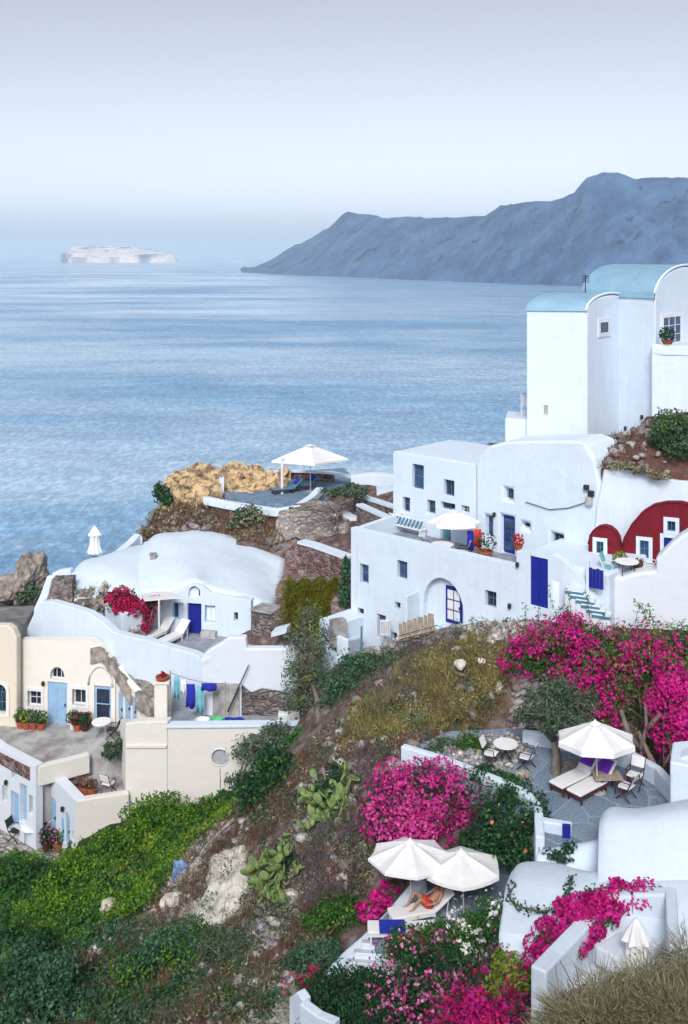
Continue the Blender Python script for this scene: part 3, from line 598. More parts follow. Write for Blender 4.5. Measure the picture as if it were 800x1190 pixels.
# ---------------- far terrace on the yellow rock
ft = house('cliff_terrace', 'paved terrace with low walls on the yellow rock above the sea', 340, 578, 70, 'terrace')
MB().block([XY(262, 70.5), XY(322, 68.6), XY(345, 68.3), XY(375, 71), XY(420, 74), XY(400, 80), XY(300, 78), XY(252, 75)], -20, -16.65).build('floor', 'floorblue', ft)
MB().ribbon([P(256, 548, 77), P(275, 545, 77.5), P(310, 547, 77), P(345, 546, 76), P(385, 548, 75), P(430, 556, 73)], .4, .16).build('coping', 'white', ft)
MB().ribbon([P(388, 549.5, 75.2), P(345, 547.5, 76.2), P(330, 547.5, 76.8)], .36, 1.7).build('parapet', 'redstone', ft)
MB().ribbon([P(256, 548, 76.9), P(256, 549, 74), P(258, 556, 71.5)], .3, 1.2).build('side_wall', 'white2', ft)
ocl = loft('cliff', [[(187, 590, 69), (200, 584, 69.4), (225, 578, 70), (255, 576, 70.4)], [(188, 572, 70.6), (203, 566, 71), (228, 562, 71.4), (256, 562, 71.8)], [(192, 562, 72), (210, 551, 73), (232, 545, 74), (257, 547, 74.2)], [(196, 560, 76), (212, 552, 77), (235, 546, 78), (262, 547, 78)]], 'ochrerock', None, k=14, kr=14, noise=1.0, nscale=.7, skirt=4, smooth=False)
struct(ocl)
ocl2 = loft('cliff', [[(258, 577, 71.2), (280, 580, 71.2), (310, 580, 71.4), (334, 578, 72)], [(260, 562, 73), (280, 560, 73.2), (310, 562, 73.5), (334, 565, 74)], [(262, 545, 76), (280, 546, 76), (300, 548, 76), (332, 550, 76)], [(262, 543, 80), (280, 541, 80), (300, 545, 80), (332, 550, 80)]], 'ochrerock', None, k=14, kr=14, noise=1.0, nscale=.6, skirt=4, seed=8, smooth=False)
struct(ocl2)
# ---------------- old cream house
oh = house('old_house', 'old cream plastered house with pale blue doors, fanlight and stained front', 80, 842, 53)
OH = Pl((20, 53.4), (134, 52.4))
facade('wall', 'cream', oh, OH, [(20, 862), (20, 752), (24, 744), (105, 744), (118, 752), (128, 764), (134, 774), (134, 862)], .5,
       [D_(55.5, 793, 78, 841, pane='paleblue', frame='paleblue', bars=(2, 3), rec=.12), W_(58.5, 775.5, 74.5, 790, arch=.55, bars=(2, 0)), W_(32.5, 803, 48, 821, bars=(1, 1), surround='frame'), W_(84.5, 801, 100, 819.5, bars=(1, 0), surround='frame'), D_(109.5, 797.5, 129, 840, pane='paleblue', frame='glass', bars=(1, 2), rec=.14)], .06)
lamp(oh, OH, 51, 793)
u0, z0, u1, z1 = OH.rect(103, 774, 131, 797)
MB().tube([OH.pt(u, z, .02) for u, z in archpts(u0, z0, u1, z1, 10, 1.0)[2:]], .06, 6).build('arch_moulding', 'beige', oh, smooth=True)
RW2 = Pl((134.5, 52.4), (182, 49.2))
facade('side_wall', 'cream', oh, RW2, [(134.5, 870), (134.5, 775), (145, 790), (160, 806), (172, 812), (182, 813), (182, 870)], .35, [D_(137.5, 806, 142.5, 838, pane='paleblue', frame='paleblue', bars=(1, 2), rec=.08), D_(145, 803, 151.5, 838, pane='paleblue', frame='paleblue', bars=(1, 2), rec=.08), D_(153.5, 811, 158.5, 839, pane='paleblue', frame='paleblue', bars=(1, 2), rec=.08), W_(144, 794, 147.5, 800, bars=(0, 0)), W_(162.5, 829, 165, 835, bars=(0, 0)), W_(176, 816, 180, 834, frame='steel', bars=(1, 3))], .05)
loft('roof', [[(106, 752, 52.6), (120, 752, 52.4), (131, 766, 52.3), (150, 797, 51.2), (172, 812, 49.8), (184, 812, 49.0)], [(104, 749, 54), (118, 748, 54), (140, 760, 54), (160, 775, 53.4), (176, 790, 52.4), (188, 800, 51.4)], [(102, 746, 55.6), (118, 745, 55.6), (140, 756, 55.2), (164, 770, 54.8), (180, 784, 53.8), (192, 796, 52.6)]], 'rock', oh, noise=.42, nscale=.7, k=9, kr=9, skirt=.8)
MB().ribbon([OH.at(21, 745)-OH.N*.2, OH.at(60, 744.5)-OH.N*.2, OH.at(106, 744.5)-OH.N*.2], .3, .14).build('cornice', 'concrete', oh)
MB().block([(OH.at(21, 745)-OH.N*.5).xy, (OH.at(105, 744)-OH.N*.5).xy, (OH.at(112, 744)-OH.N*2.4).xy, (OH.at(21, 745)-OH.N*2.4).xy], -20.9, -20.6).build('flat_roof', 'roofgrey', oh)
oe = house('old_house', 'ochre stained old house end with dark arched window at the left edge', 5, 840, 52.8)
OE = Pl((-60, 53.2), (19.5, 52.6))
facade('wall', 'ochre', oe, OE, [(-60, 865), (-60, 735), (-10, 727), (8, 727), (15, 731), (19.5, 742), (19.5, 865)], .5, [W_(-8, 795, 7.5, 829, arch=.5, bars=(1, 2), frame='teal', surround='cream')], .08)
lr = loft('roof', [[(-60, 735, 53), (-20, 727, 53), (10, 727, 53), (20, 738, 53)], [(-60, 722, 57), (-20, 718, 57), (20, 716, 57), (34, 718, 57)], [(-60, 708, 60), (-20, 706, 60), (20, 703, 60), (42, 702, 60)]], 'roofgrey', oe, noise=.2, nscale=1, skirt=2)
# terrace of the old house
ot = house('old_terrace', 'worn grey terrace before the cream old house', 80, 870, 51, 'terrace')
MB().block(pxy([(-40, 868), (0, 868), (44, 893), (100, 876), (116, 876), (142, 876), (142, 838), (-40, 838)], -24.15), -26.8, -24.15).build('floor', 'concrete', ot)
MB().ribbon([PZ(-20, 857, -24.0), PZ(0, 866, -24.0), PZ(44, 891, -24.0)], .3, .3).build('curb', 'beige', ot, bevel=.03)
MB().ribbon([PZ(44, 890, -23.95), PZ(80, 881, -23.95), PZ(103, 875, -23.95)], .35, .9).build('front_curb', 'beige', ot, bevel=.03)
# lower rooms
l1 = house('lower_room', 'white roadside room with pale blue shutters under the old terrace', 20, 970, 49.5)
L1 = Pl((-40, 51.6), (41.5, 48.0)); facade('wall', 'white2', l1, L1, [(-40, 838), (0, 868), (41.5, 890), (41.5, 1010), (-40, 1010)], .4,
       [W_(13, 895, 18.5, 906, bars=(0, 0)), D_(12, 921, 22, 960, pane='paleblue', frame='paleblue', bars=(1, 2)), D_(23, 912, 31, 957, pane='paleblue', frame='paleblue', bars=(1, 3)), W_(26, 927, 31.5, 947, bars=(0, 1)) if False else W_(33.5, 925, 38, 947, bars=(0, 1)), W_(2, 914, 8, 934, bars=(0, 1))], .06)
lamp(l1, L1, 9, 908)
PLs = [L1.at(-10, 863)+L1.N*.03, L1.at(36, 886)+L1.N*.03]
MB().prism([L1.at(-10, 869)+L1.N*.04, L1.at(35, 892)+L1.N*.04, L1.at(35, 907)+L1.N*.04, L1.at(-10, 882)+L1.N*.04], -L1.N*.039).build('stone_band', 'redstone', l1)
l2 = house('lower_room', 'cream walled lower room with pale blue arched doors and a roof terrace', 90, 975, 47.5)
La, Lb = Pl((43, 50), (88, 46.8)), Pl((88, 46.8), (150, 47.6))
facade('side_wall', 'white2', l2, La, [(43, 1005), (43, 889), (50, 893), (70, 912), (88, 931), (88, 1010)], .5,
       [D_(55.5, 926, 65, 966, pane='paleblue', frame='paleblue', bars=(2, 3), rec=.1), W_(48.5, 928, 53, 950, bars=(0, 1), frame='paleblue', pane='paleblue'), D_(71, 950, 74.5, 978, pane='paleblue', frame='paleblue', bars=(1, 2), rec=.1, arch=.5), D_(76, 945, 81, 982, pane='paleblue', frame='paleblue', bars=(1, 2), rec=.1, arch=.5), W_(83, 965, 86, 978, bars=(0, 0), frame='paleblue', pane='paleblue')], .05)
lamp(l2, La, 58, 921); lamp(l2, La, 75, 939)
facade('wall', 'beige', l2, Lb, [(88.3, 1010), (88.3, 931), (150, 922), (150, 1010)], .4, [], .05)
MB().block(pxy([(54, 898), (88, 932), (148, 924), (148, 885), (110, 872), (60, 886)], -25.15), -28.5, -25.15).build('roof_terrace', 'concrete', l2)
MB().ribbon([PZ(58, 893, -25.0)+V((0, 0, .3)), PZ(100, 882, -25.0)+V((0, 0, .3)), PZ(114, 880, -25.0)+V((0, 0, .3))], .4, .45).build('curb', 'concrete', l2, bevel=.04)
MB().ribbon([P(43.5, 889, 49.9), P(43.5, 930, 49.8)], .4, 3.5).build('pilaster', 'beige', l2) if False else MB().box(P(43, 935, 49.7), (.45, .45, 4.4)).build('pilaster', 'beige', l2)
# beige walls
b1 = house('beige_wall', 'narrow stained beige wall block beside the roof terrace', 168, 940, 47.8, 'wall')
BW = Pl((146, 48), (194.5, 47.4)); facade('wall', 'beige', b1, BW, [(146, 985), (146, 841), (158, 839), (194.5, 838), (194.5, 985)], .5, [], .05)
facade('side_wall', 'cream', b1, Pl((140, 50.5), (146, 48.02)), [(140, 950), (140, 836), (146, 841), (146, 985)], .4, [], .03)
MB().ribbon([BW.at(147, 866)+BW.N*.01, BW.at(194, 866)+BW.N*.01], .16, .1).build('ledge', 'beige', b1)
b2 = house('beige_wall', 'broad pale wall with round window holding up the laundry yard', 270, 930, 47.4, 'wall')
BX = Pl((195, 47.4), (352, 47.2))
class Rd(Op):
    def poly(s, pl):
        u0, z0, u1, z1 = pl.rect(s.x0, s.y0, s.x1, s.y1); c = ((u0+u1)/2, (z0+z1)/2); r = (u1-u0)/2
        return [(c[0]+r*math.cos(2*PI*i/20), c[1]+r*math.sin(2*PI*i/20)) for i in range(20)]
facade('wall', 'beige', b2, BX, [(195, 985), (195, 845), (352, 843), (352, 985)], .5, [Rd(246, 870.5, 265, 890, 'w', bars=(0, 0), arch=1, pane='pipe', frame='concrete', rec=.1)], .05)
u0, z0, u1, z1 = BX.rect(246, 870.5, 265, 890)
MB().tube([BX.pt((u0+u1)/2+(u1-u0)/2*1.05*math.cos(2*PI*i/24), (z0+z1)/2+(u1-u0)/2*1.05*math.sin(2*PI*i/24), .01) for i in range(25)], .03, 6).build('window_ring', 'white', b2, smooth=True)
MB().tube([BX.at(256, 893)+BX.N*.02, BX.at(256, 938)+BX.N*.02], .02, 4).build('drain_pipe', 'concrete', b2)
MB().ribbon([BX.at(194, 843)-BX.N*.2, BX.at(350, 841.5)-BX.N*.2], .55, .13).build('coping', 'white', b2, bevel=.03)
yd = house('laundry_yard', 'narrow paved yard behind the wall with the round window', 260, 835, 50, 'yard')
MB().block([XY(188, 47.95), XY(350, 47.75), XY(350, 49.6), XY(184, 50)], -25, -22.15).build('floor', 'floor', yd)
gp = house('gate_pillar', 'slim cream pillar carrying a terracotta pot beside the laundry', 188, 840, 48.6, 'pillar')
MB().box(P(188, 822, 48.7), (.62, .5, 2.4)).build('shaft', 'cream', gp, bevel=.05); MB().box(P(189, 822, 48.7)+V((0, 0, 1.24)), (.74, .62, .1)).build('cap', 'cream', gp, bevel=.02)
# ---------------- F terrace
zF = -19.2
tf = house('garden_terrace', 'blue grey paved garden terrace with white umbrella and loungers', 680, 920, 37, 'terrace')
MB().block(pxy([(468, 876), (520, 850), (600, 846), (640, 850), (724, 875), (800, 918), (800, 985), (626, 985), (622, 950), (600, 932)], zF), -23.5, zF).build('floor', 'flags', tf)
MB().ribbon([PZ(468, 876, zF)+V((0, 0, .35)), PZ(520, 892, zF)+V((0, 0, .35)), PZ(585, 918, zF)+V((0, 0, .35)), PZ(612, 933, zF)+V((0, 0, .4)), PZ(626, 950, zF)+V((0, 0, .4)), PZ(628, 985, zF)+V((0, 0, .35))], .3, [2.2]*6).build('edge_wall', 'white', tf, bevel=.05)
MB().ribbon([PZ(608, 862, zF)+V((0, 0, .45)), PZ(640, 868, zF)+V((0, 0, .5)), PZ(690, 878, zF)+V((0, 0, .55)), PZ(735, 893, zF)+V((0, 0, .6)), PZ(765, 912, zF)+V((0, 0, .65)), PZ(785, 935, zF)+V((0, 0, .65))], .3, 1.2).build('back_wall', 'white', tf, bevel=.06)
pp = house('white_pillar', 'white gate pillar block at the right end of the garden terrace', 795, 945, 34.2, 'pillar')
MB().block([XY(779, 34.2), XY(840, 33.5), XY(840, 36), XY(782, 35.6)], -22, -16.85).build('shaft', 'white', pp, bevel=.07)
MB().ribbon([P(783, 880, 34.8), P(800, 873, 34.6), P(840, 868, 34.3)], .7, .5).build('cap', 'white', pp, bevel=.08)
sg = house('white_wall', 'short white wall with a blue gate panel at the terrace edge', 645, 975, 34, 'wall')
SG = Pl((626, 34.3), (664, 33.9)); facade('wall', 'white', sg, SG, [(626, 1010), (626, 953), (634, 955), (664, 960), (664, 1010)], .3, [D_(655, 957.5, 663.5, 975, pane='blue', frame='blue', bars=(1, 1), rec=.05)] if False else [], .05)
MB().box(SG.at(659, 967)+SG.N*.06, (.26, .1, .55), -.1).build('blue_panel', 'blue', sg)
sg2 = house('white_wall', 'curved low white wall under the blue gate panel', 660, 995, 33.3, 'wall')
loft('wall', [[(624, 1012, 32.6), (640, 1012, 32.5), (700, 1008, 32.5)], [(625, 992, 33.1), (640, 990, 33.0), (700, 980, 32.9)], [(632, 986, 33.6), (645, 984, 33.5), (700, 974, 33.4)]], 'white', sg2, skirt=3)
# ---------------- vaults at lower right
v1 = house('vaulted_roof', 'tall smooth white vaulted roof block, the upper of two', 760, 1000, 31.6, 'roof')
loft('vault', [[(694, 1022, 30.4), (706, 1024, 30.2), (742, 1026, 30), (800, 1028, 29.7), (840, 1030, 29.4)], [(695, 985, 31.2), (707, 986, 31), (742, 986, 30.8), (800, 985, 30.5), (840, 984, 30.2)], [(697, 955, 32.2), (708, 951, 32), (742, 950, 31.8), (800, 944, 31.5), (840, 940, 31.2)], [(702, 945, 33.2), (712, 939, 33.2), (745, 940, 33.2), (800, 929, 33), (840, 922, 32.8)], [(706, 950, 34.4), (715, 947, 34.4), (745, 946, 34.4), (800, 936, 34.2), (840, 930, 34)]], 'white', v1, skirt=4, kr=7, noise=.05, nscale=2)
v2 = house('vaulted_roof', 'low smooth white vaulted roof with rounded left end, above the bougainvillea', 660, 1040, 31, 'roof')
loft('vault', [[(580, 1085, 29.3), (600, 1088, 29), (642, 1092, 28.7), (702, 1092, 28.4), (840, 1092, 27.8)], [(584, 1056, 30.2), (602, 1056, 30), (642, 1056, 29.6), (702, 1054, 29.3), (840, 1050, 28.7)], [(588, 1030, 31.4), (604, 1022, 31.2), (642, 1024, 30.7), (702, 1026, 30.2), (840, 1022, 29.6)], [(596, 1012, 32.6), (607, 1003, 32.6), (642, 1003, 32.2), (702, 1015, 31), (840, 1012, 30.2)], [(600, 1016, 33.6), (610, 1008, 33.6), (642, 1008, 33.2), (702, 1018, 31.8), (840, 1014, 31)]], 'white', v2, skirt=4, kr=7, noise=.05, nscale=2)
# court at lower right
ck = house('white_court', 'small sunken white court with a folded parasol at lower right', 730, 1100, 28, 'courtyard')
zK = -19.55
MB().block([XY(640, 27.2), XY(700, 25), XY(850, 25), XY(850, 29.6), XY(690, 29.8), XY(640, 28.6)], -23, zK).build('floor', 'white2', ck)
K = Pl((684, 29.3), (735, 28.9)); facade('back_wall', 'white', ck, K, [(684, 1130), (684, 1050), (700, 1042), (728, 1042), (735, 1042), (735, 1130)], .4, [], .05)
facade('end_wall', 'white', ck, Pl((735.3, 28.9), (785, 28.5)), [(735.3, 1130), (735.3, 1040), (785, 1040), (785, 1130)], .4, [], .05)
MB().ribbon([P(688, 1058, 28.9), P(672, 1078, 28.2), P(645, 1106, 27.2), P(626, 1126, 26.4)], .45, 2.2).build('ramp_wall', 'white', ck, bevel=.06)
MB().ribbon([P(780, 1035, 28.7), P(782, 1075, 27), P(786, 1098, 26)], .3, 2).build('right_wall', 'white', ck, bevel=.05)
bn = MB().prism([P(692, 1100, 27.9), P(720, 1082, 28.5), P(745, 1084, 28.3), P(772, 1092, 28), P(735, 1122, 27)], (0, 0, -.5)).build('bench', 'white2', ck, bevel=.06)
# ---------------- lower terrace with two umbrellas
zI = -22.3
ti = house('sun_terrace', 'small grey sun terrace with white edge wall under the two umbrellas', 520, 1060, 35, 'terrace')
MB().block(pxy([(428, 1085), (485, 1024), (590, 1024), (620, 1045), (620, 1110), (440, 1100)], zI), -25.5, zI).build('floor', 'flags', ti)
MB().ribbon([P(492, 1020, 36.2), P(480, 1032, 35.8), P(455, 1062, 34.9), P(425, 1092, 34), P(398, 1115, 33.4), P(370, 1146, 32.6), P(345, 1172, 32.2), P(336, 1186, 32)], .42, [1.6, 1.6, 1.6, 1.8, 2, 2, 2, 2]).build('edge_wall', 'white', ti, bevel=.06)
stp = MB()
for k in range(4):
    y = 1080+11*k; d = 34.1-.35*k; stp.prism([P(430-9*k, y, d+.15), P(478-5*k, y+4, d), P(478-5*k, y+9, d-.42), P(430-9*k, y+5, d-.27)], (0, 0, -1.0))
stp.build('steps', 'white2', ti, bevel=.04)
fe = house('white_wall', 'end of a low white wall at the bottom edge by the gravel path', 350, 1180, 30.4, 'wall')
facade('wall', 'white', fe, Pl((336, 30.6), (352, 30)), [(336, 1215), (336, 1160), (345, 1153), (352, 1163), (352, 1215)], .3, [], .04)
MB().ribbon([P(352, 1163, 30), P(372, 1178, 29.6), P(392, 1186, 29.2)], .3, 1.2).build('return_wall', 'white', fe, bevel=.04)
# road-side yard at left
yl = house('stone_yard', 'pale flagged yard below the lower rooms at the left edge', 25, 975, 48, 'yard')
MB().block(pxy([(-60, 960), (44, 960), (90, 990), (70, 1005), (20, 985), (0, 1000), (-60, 1000)], -27.75), -29, -27.75).build('floor', 'palestone', yl)
# ---- ground is kept below floors
for xy, z in [(pxy([(468, 880), (520, 846), (640, 846), (800, 900), (820, 985), (626, 990), (600, 935)], zF), zF-.5), (pxy([(440, 1100), (485, 1020), (590, 1020), (625, 1045), (620, 1110)], zI), zI-.5),
              ([XY(180, 47.9), XY(352, 47.7), XY(352, 50.4), XY(180, 52)], -23), (pxy([(-60, 868), (44, 893), (142, 876), (142, 838), (-60, 838)], -24.15), -25), (pxy([(54, 898), (88, 934), (148, 926), (148, 872)], -25.15), -26.4),
              ([XY(580, 28.5), XY(840, 24.8), XY(840, 35), XY(590, 34)], -21), ([XY(600, 50), XY(760, 47), XY(900, 47), XY(900, 50.5), XY(700, 51.5)], -14.5), ([XY(684, 43.5), XY(860, 41.6), XY(860, 50), XY(690, 50)], -14.6),
              ([XY(20, 52), XY(180, 50), XY(240, 53), XY(190, 58), XY(20, 59)], -24.5), ([XY(60, 58), XY(330, 57), XY(335, 64), XY(80, 64)], -21.5), ([XY(700, 51), XY(860, 50.6), XY(860, 53), XY(760, 53), XY(706, 52.8)], -10.6), ([XY(-60, 52.2), XY(41, 48.6), XY(60, 52), XY(-60, 56)], -28), ([XY(-60, 45), XY(92, 46), XY(60, 50), XY(-60, 51)], -28.1),
              ([XY(252, 69), XY(345, 67), XY(420, 73), XY(400, 82), XY(250, 80)], -17.2)]:
    pad(xy, z)
# ================================================================== TERRAIN, SEA, FAR LAND, SKY
TP = [(0, 1010, 46.5), (60, 1000, 46), (100, 985, 46.3), (150, 962, 46.8), (230, 948, 47), (300, 905, 46.5), (0, 1100, 39), (100, 1080, 40), (0, 1190, 34), (100, 1190, 33), (200, 1190, 31.5), (300, 1190, 31), (200, 1060, 39),
      (250, 1020, 40), (230, 962, 44.5), (270, 1080, 36.5), (330, 1100, 34.8), (330, 1000, 38.5), (350, 930, 41), (320, 890, 44), (345, 850, 46.3), (370, 800, 47.5), (400, 765, 48.6), (450, 748, 47.8), (500, 738, 46.2), (560, 724, 44.9), (620, 714, 44.2), (700, 726, 42.6),
      (800, 735, 41.5), (550, 780, 43.2), (480, 822, 42.2), (420, 862, 41.5), (600, 800, 42.4), (680, 850, 41.6), (590, 846, 41.7), (430, 920, 38.9), (410, 990, 37.4), (400, 1060, 35.8), (450, 885, 40), (490, 985, 37), (560, 960, 37), (450, 1190, 30.5), (600, 1200, 28.5), (520, 1120, 32.5), (380, 1130, 33),
      (740, 840, 41.4), (800, 860, 40.6), (800, 1120, 27), (900, 1150, 24), (160, 636, 67.5), (170, 618, 68.5), (200, 606, 69), (250, 604, 69.2), (300, 612, 67.5), (190, 585, 70.5), (240, 585, 70.4), (300, 596, 69), (200, 565, 74), (300, 552, 77), (360, 575, 71), (420, 565, 73), (150, 628, 68), (60, 690, 61), (20, 700, 61), (0, 715, 60), (-100, 730, 59),
      (440, 604, 64), (350, 645, 62), (330, 690, 58.3), (390, 690, 57), (400, 740, 51.5), (560, 522, 64), (600, 520, 62), (640, 515, 58), (330, 740, 55), (310, 800, 53.6), (345, 845, 49)]
WP = [(-15, 2, -4), (0, 2, -4), (6, 2, -4), (-15, 8, -8.5), (0, 8, -8.5), (6, 8, -7.4), (-20, 15, -13.5), (-8, 15, -13.5), (1, 15, -13), (4, 15, -11.7), (6, 14.6, -11.1), (9, 14.5, -10.9), (0, 22, -18.4), (-12, 24, -20.4), (4.5, 20, -15.6), (8, 20, -15.2), (0, -2, -1.75), (-15, -2, -1.8), (12, -2, -1.7), (0, -10, -1.2), (-25, -12, -1.5), (25, -12, -1), (14, 10, -7), (22, 14, -8), (-30, 20, -19),
      (0, -40, 1.5), (-60, -40, -10), (60, -40, 3), (20, 25, -15), (26, 40, -13), (30, 52, -7.5), (40, 45, -5), (25, 56, -8.5), (40, 60, -6), (60, 50, -3), (60, 20, -5),
      (-20, 40, -26.6), (-26, 46, -28.5), (-34, 50, -31), (-30, 60, -23), (-40, 30, -24), (-45, 60, -55), (-62, 60, -98), (-62, 20, -60), (-60, 90, -104), (-20, 74, -45), (-30, 78, -75), (-10, 79, -38), (-12.5, 71, -18.8),
      (-10, 84, -50), (0, 86, -46), (10, 86, -40), (20, 80, -30), (30, 80, -28), (45, 85, -40), (60, 85, -60), (-30, 105, -104), (0, 108, -100), (20, 108, -95), (40, 112, -100), (60, 115, -104), (-60, 134, -106), (-20, 134, -106), (20, 134, -106), (60, 134, -106), (-22, 66, -24), (-17.5, 66, -21)]
cp = np.array([tuple(P(*q)) for q in TP]+WP)
K_ = np.sqrt(((cp[:, None, :2]-cp[None, :, :2])**2).sum(-1)+.3)
n_ = len(cp); A_ = np.zeros((n_+3, n_+3)); A_[:n_, :n_] = K_-np.eye(n_)*.02; A_[:n_, n_] = 1; A_[:n_, n_+1:] = cp[:, :2]; A_[n_, :n_] = 1; A_[n_+1:, :n_] = cp[:, :2].T
co_ = np.linalg.solve(A_, np.concatenate([cp[:, 2], np.zeros(3)]))
GX = np.arange(-62, 60.01, .45); GY = np.arange(-40, 134.01, .45)
gx, gy = np.meshgrid(GX, GY); q_ = np.stack([gx.ravel(), gy.ravel()], 1)
gz = np.zeros(len(q_))
for i in range(0, len(q_), 8000):
    b_ = q_[i:i+8000]; d_ = np.sqrt(((b_[:, None]-cp[None, :, :2])**2).sum(-1)+.3); gz[i:i+8000] = d_ @ co_[:n_]+co_[n_]+b_ @ co_[n_+1:]
p3_ = np.concatenate([q_, np.zeros((len(q_), 1))], 1)
gz += fbm(p3_/3.1, 3, 5)*.42+fbm(p3_/.9, 8, 2)*.12
def inpoly(x, y, poly):
    r = np.zeros(x.shape, bool); j = len(poly)-1
    for i in range(len(poly)):
        xi, yi = poly[i]; xj, yj = poly[j]
        r ^= ((yi > y) != (yj > y)) & (x < (xj-xi)*(y-yi)/(yj-yi+1e-12)+xi); j = i
    return r
def clampline(line, d0, d1):
    m = q_[:, 1] > 5; px_ = np.where(m, CX+F*q_[:, 0]/np.maximum(q_[:, 1], 1), -9e3); xs_ = [a for a, b in line]
    k = m & (px_ >= xs_[0]) & (px_ <= xs_[-1]) & (q_[:, 1] >= d0) & (q_[:, 1] <= d1)
    lim = (HY-np.interp(px_, xs_, [b for a, b in line]))/F*q_[:, 1]; gz[k] = np.minimum(gz[k], lim[k])
clampline([(376, 766), (405, 764), (440, 754), (470, 743), (490, 737), (540, 728), (600, 724), (700, 728), (900, 738)], 41.5, 56)
for poly, z in PADS:
    m_ = inpoly(q_[:, 0], q_[:, 1], poly); gz[m_] = np.minimum(gz[m_], z)
GZ = gz.reshape(gx.shape)
def ground_z(x, y):
    x = np.asarray(x, float); y = np.asarray(y, float)
    fx = np.clip((x-GX[0])/.45, 0, len(GX)-1.001); fy = np.clip((y-GY[0])/.45, 0, len(GY)-1.001); i = fx.astype(int); j = fy.astype(int); fx -= i; fy -= j
    return GZ[j, i]*(1-fx)*(1-fy)+GZ[j, i+1]*fx*(1-fy)+GZ[j+1, i]*(1-fx)*fy+GZ[j+1, i+1]*fx*fy
def ground_hit(px, py, d0=24, d1=90):
    """where sight lines through pixels meet the bare ground"""
    px = np.asarray(px, float); py = np.asarray(py, float); hit = np.full(px.shape, np.nan)
    for d in np.arange(d0, d1, .15):
        x = (px-CX)/F*d; z = (HY-py)/F*d
        ok = np.isnan(hit) & (z <= ground_z(x, np.full_like(x, d))); hit[ok] = d
    g = ~np.isnan(hit); d = hit[g]; x = (px[g]-CX)/F*d
    return np.stack([x, d, ground_z(x, d)], 1)
def G(px, py):
    h = ground_hit([px], [py]); return V(tuple(h[0]))
# colour zones of the ground (what the soil itself is)
zones = np.zeros((len(q_), 4), np.float32); zones[:, 3] = 1
ok_ = q_[:, 1] > 20
ppx = np.where(ok_, CX+F*q_[:, 0]/np.maximum(q_[:, 1], 1), -999); ppy = np.where(ok_, HY-F*gz/np.maximum(q_[:, 1], 1), -999)
def zone(ch, blobs):
    for (x, y, rx, ry, a) in blobs:
        w = np.exp(-(((ppx-x)/rx)**2+((ppy-y)/ry)**2)**1.5); zones[:, ch] = np.maximum(zones[:, ch], a*w)
zone(0, [(470, 800, 22, 14, .6), (360, 980, 26, 18, .6), (300, 1000, 22, 30, .5), (400, 905, 20, 20, .5), (280, 1130, 24, 26, .7), (190, 1120, 26, 14, .6), (430, 1010, 18, 22, .5), (255, 1035, 34, 58, 1), (230, 1000, 18, 60, .7), (205, 1075, 40, 22, .8), (330, 1160, 30, 40, .9), (300, 1180, 30, 30, .9), (600, 735, 40, 10, .8), (540, 730, 50, 9, .7), (440, 900, 16, 40, .5), (560, 760, 12, 10, .5), (220, 600, 40, 8, .6)])
zone(1, [(60, 1040, 110, 60, 1), (140, 990, 80, 40, 1), (210, 950, 50, 18, 1), (20, 1140, 120, 60, .8), (180, 1150, 60, 40, .5), (370, 1080, 30, 40, .7)])
zone(2, [(530, 800, 60, 50, 1), (450, 830, 40, 25, .9), (500, 770, 50, 30, .6)])
me = bpy.data.meshes.new('ground'); ny_, nx_ = gx.shape
me.vertices.add(len(q_)); me.vertices.foreach_set('co', np.concatenate([q_, gz[:, None]], 1).astype(np.float32).ravel())
ii = (np.arange(ny_-1)[:, None]*nx_+np.arange(nx_-1)[None]).ravel(); fq = np.stack([ii, ii+1, ii+nx_+1, ii+nx_], 1).astype(np.int32)
me.loops.add(fq.size); me.loops.foreach_set('vertex_index', fq.ravel()); me.polygons.add(len(fq)); me.polygons.foreach_set('loop_start', np.arange(0, fq.size, 4, dtype=np.int32)); me.update(calc_edges=True)
at = me.attributes.new('zone', 'FLOAT_COLOR', 'POINT'); at.data.foreach_set('color', zones.ravel())
mg, n = nt('hillside_ground'); L = n.links
tc = nd(n, 'ShaderNodeTexCoord'); at = nd(n, 'ShaderNodeAttribute', attribute_name='zone'); sp = nd(n, 'ShaderNodeSeparateColor'); L.new(at.outputs['Color'], sp.inputs[0])
def NZ(s, d=6, r=.65):
    z = nd(n, 'ShaderNodeTexNoise', i_Scale=s, i_Detail=d, i_Roughness=r); L.new(tc.outputs['Object'], z.inputs['Vector']); return z.outputs[0]
def mixc(f, a, b):
    m = nd(n, 'ShaderNodeMix', data_type='RGBA'); L.new(f, m.inputs[0])
    for i, x in ((6, a), (7, b)):
        if isinstance(x, tuple): m.inputs[i].default_value = (*x, 1)
        else: L.new(x, m.inputs[i])
    return m.outputs[2]
def zmask(ch, s, k=1.1):
    a = nd(n, 'ShaderNodeMath', operation='MULTIPLY_ADD'); L.new(sp.outputs[ch], a.inputs[0]); a.inputs[1].default_value = k; 
    b = nd(n, 'ShaderNodeMath', operation='ADD'); L.new(NZ(s, 4), a.inputs[2]); L.new(a.outputs[0], b.inputs[0]); b.inputs[1].default_value = -.45
    return ramp(n, [(.25, (0, 0, 0)), (.55, (1, 1, 1))], b.outputs[0]).outputs[0]
soil = ramp(n, [(.3, (.07, .045, .042)), (.45, (.15, .10, .09)), (.56, (.22, .17, .17)), (.68, (.36, .33, .34))], NZ(1.7, 8)).outputs[0]
pale = ramp(n, [(.3, (.20, .17, .15)), (.5, (.46, .42, .37)), (.65, (.62, .58, .52))], NZ(2.4, 8)).outputs[0]
grn = ramp(n, [(.35, (.02, .03, .012)), (.6, (.05, .08, .025))], NZ(2.0, 6)).outputs[0]
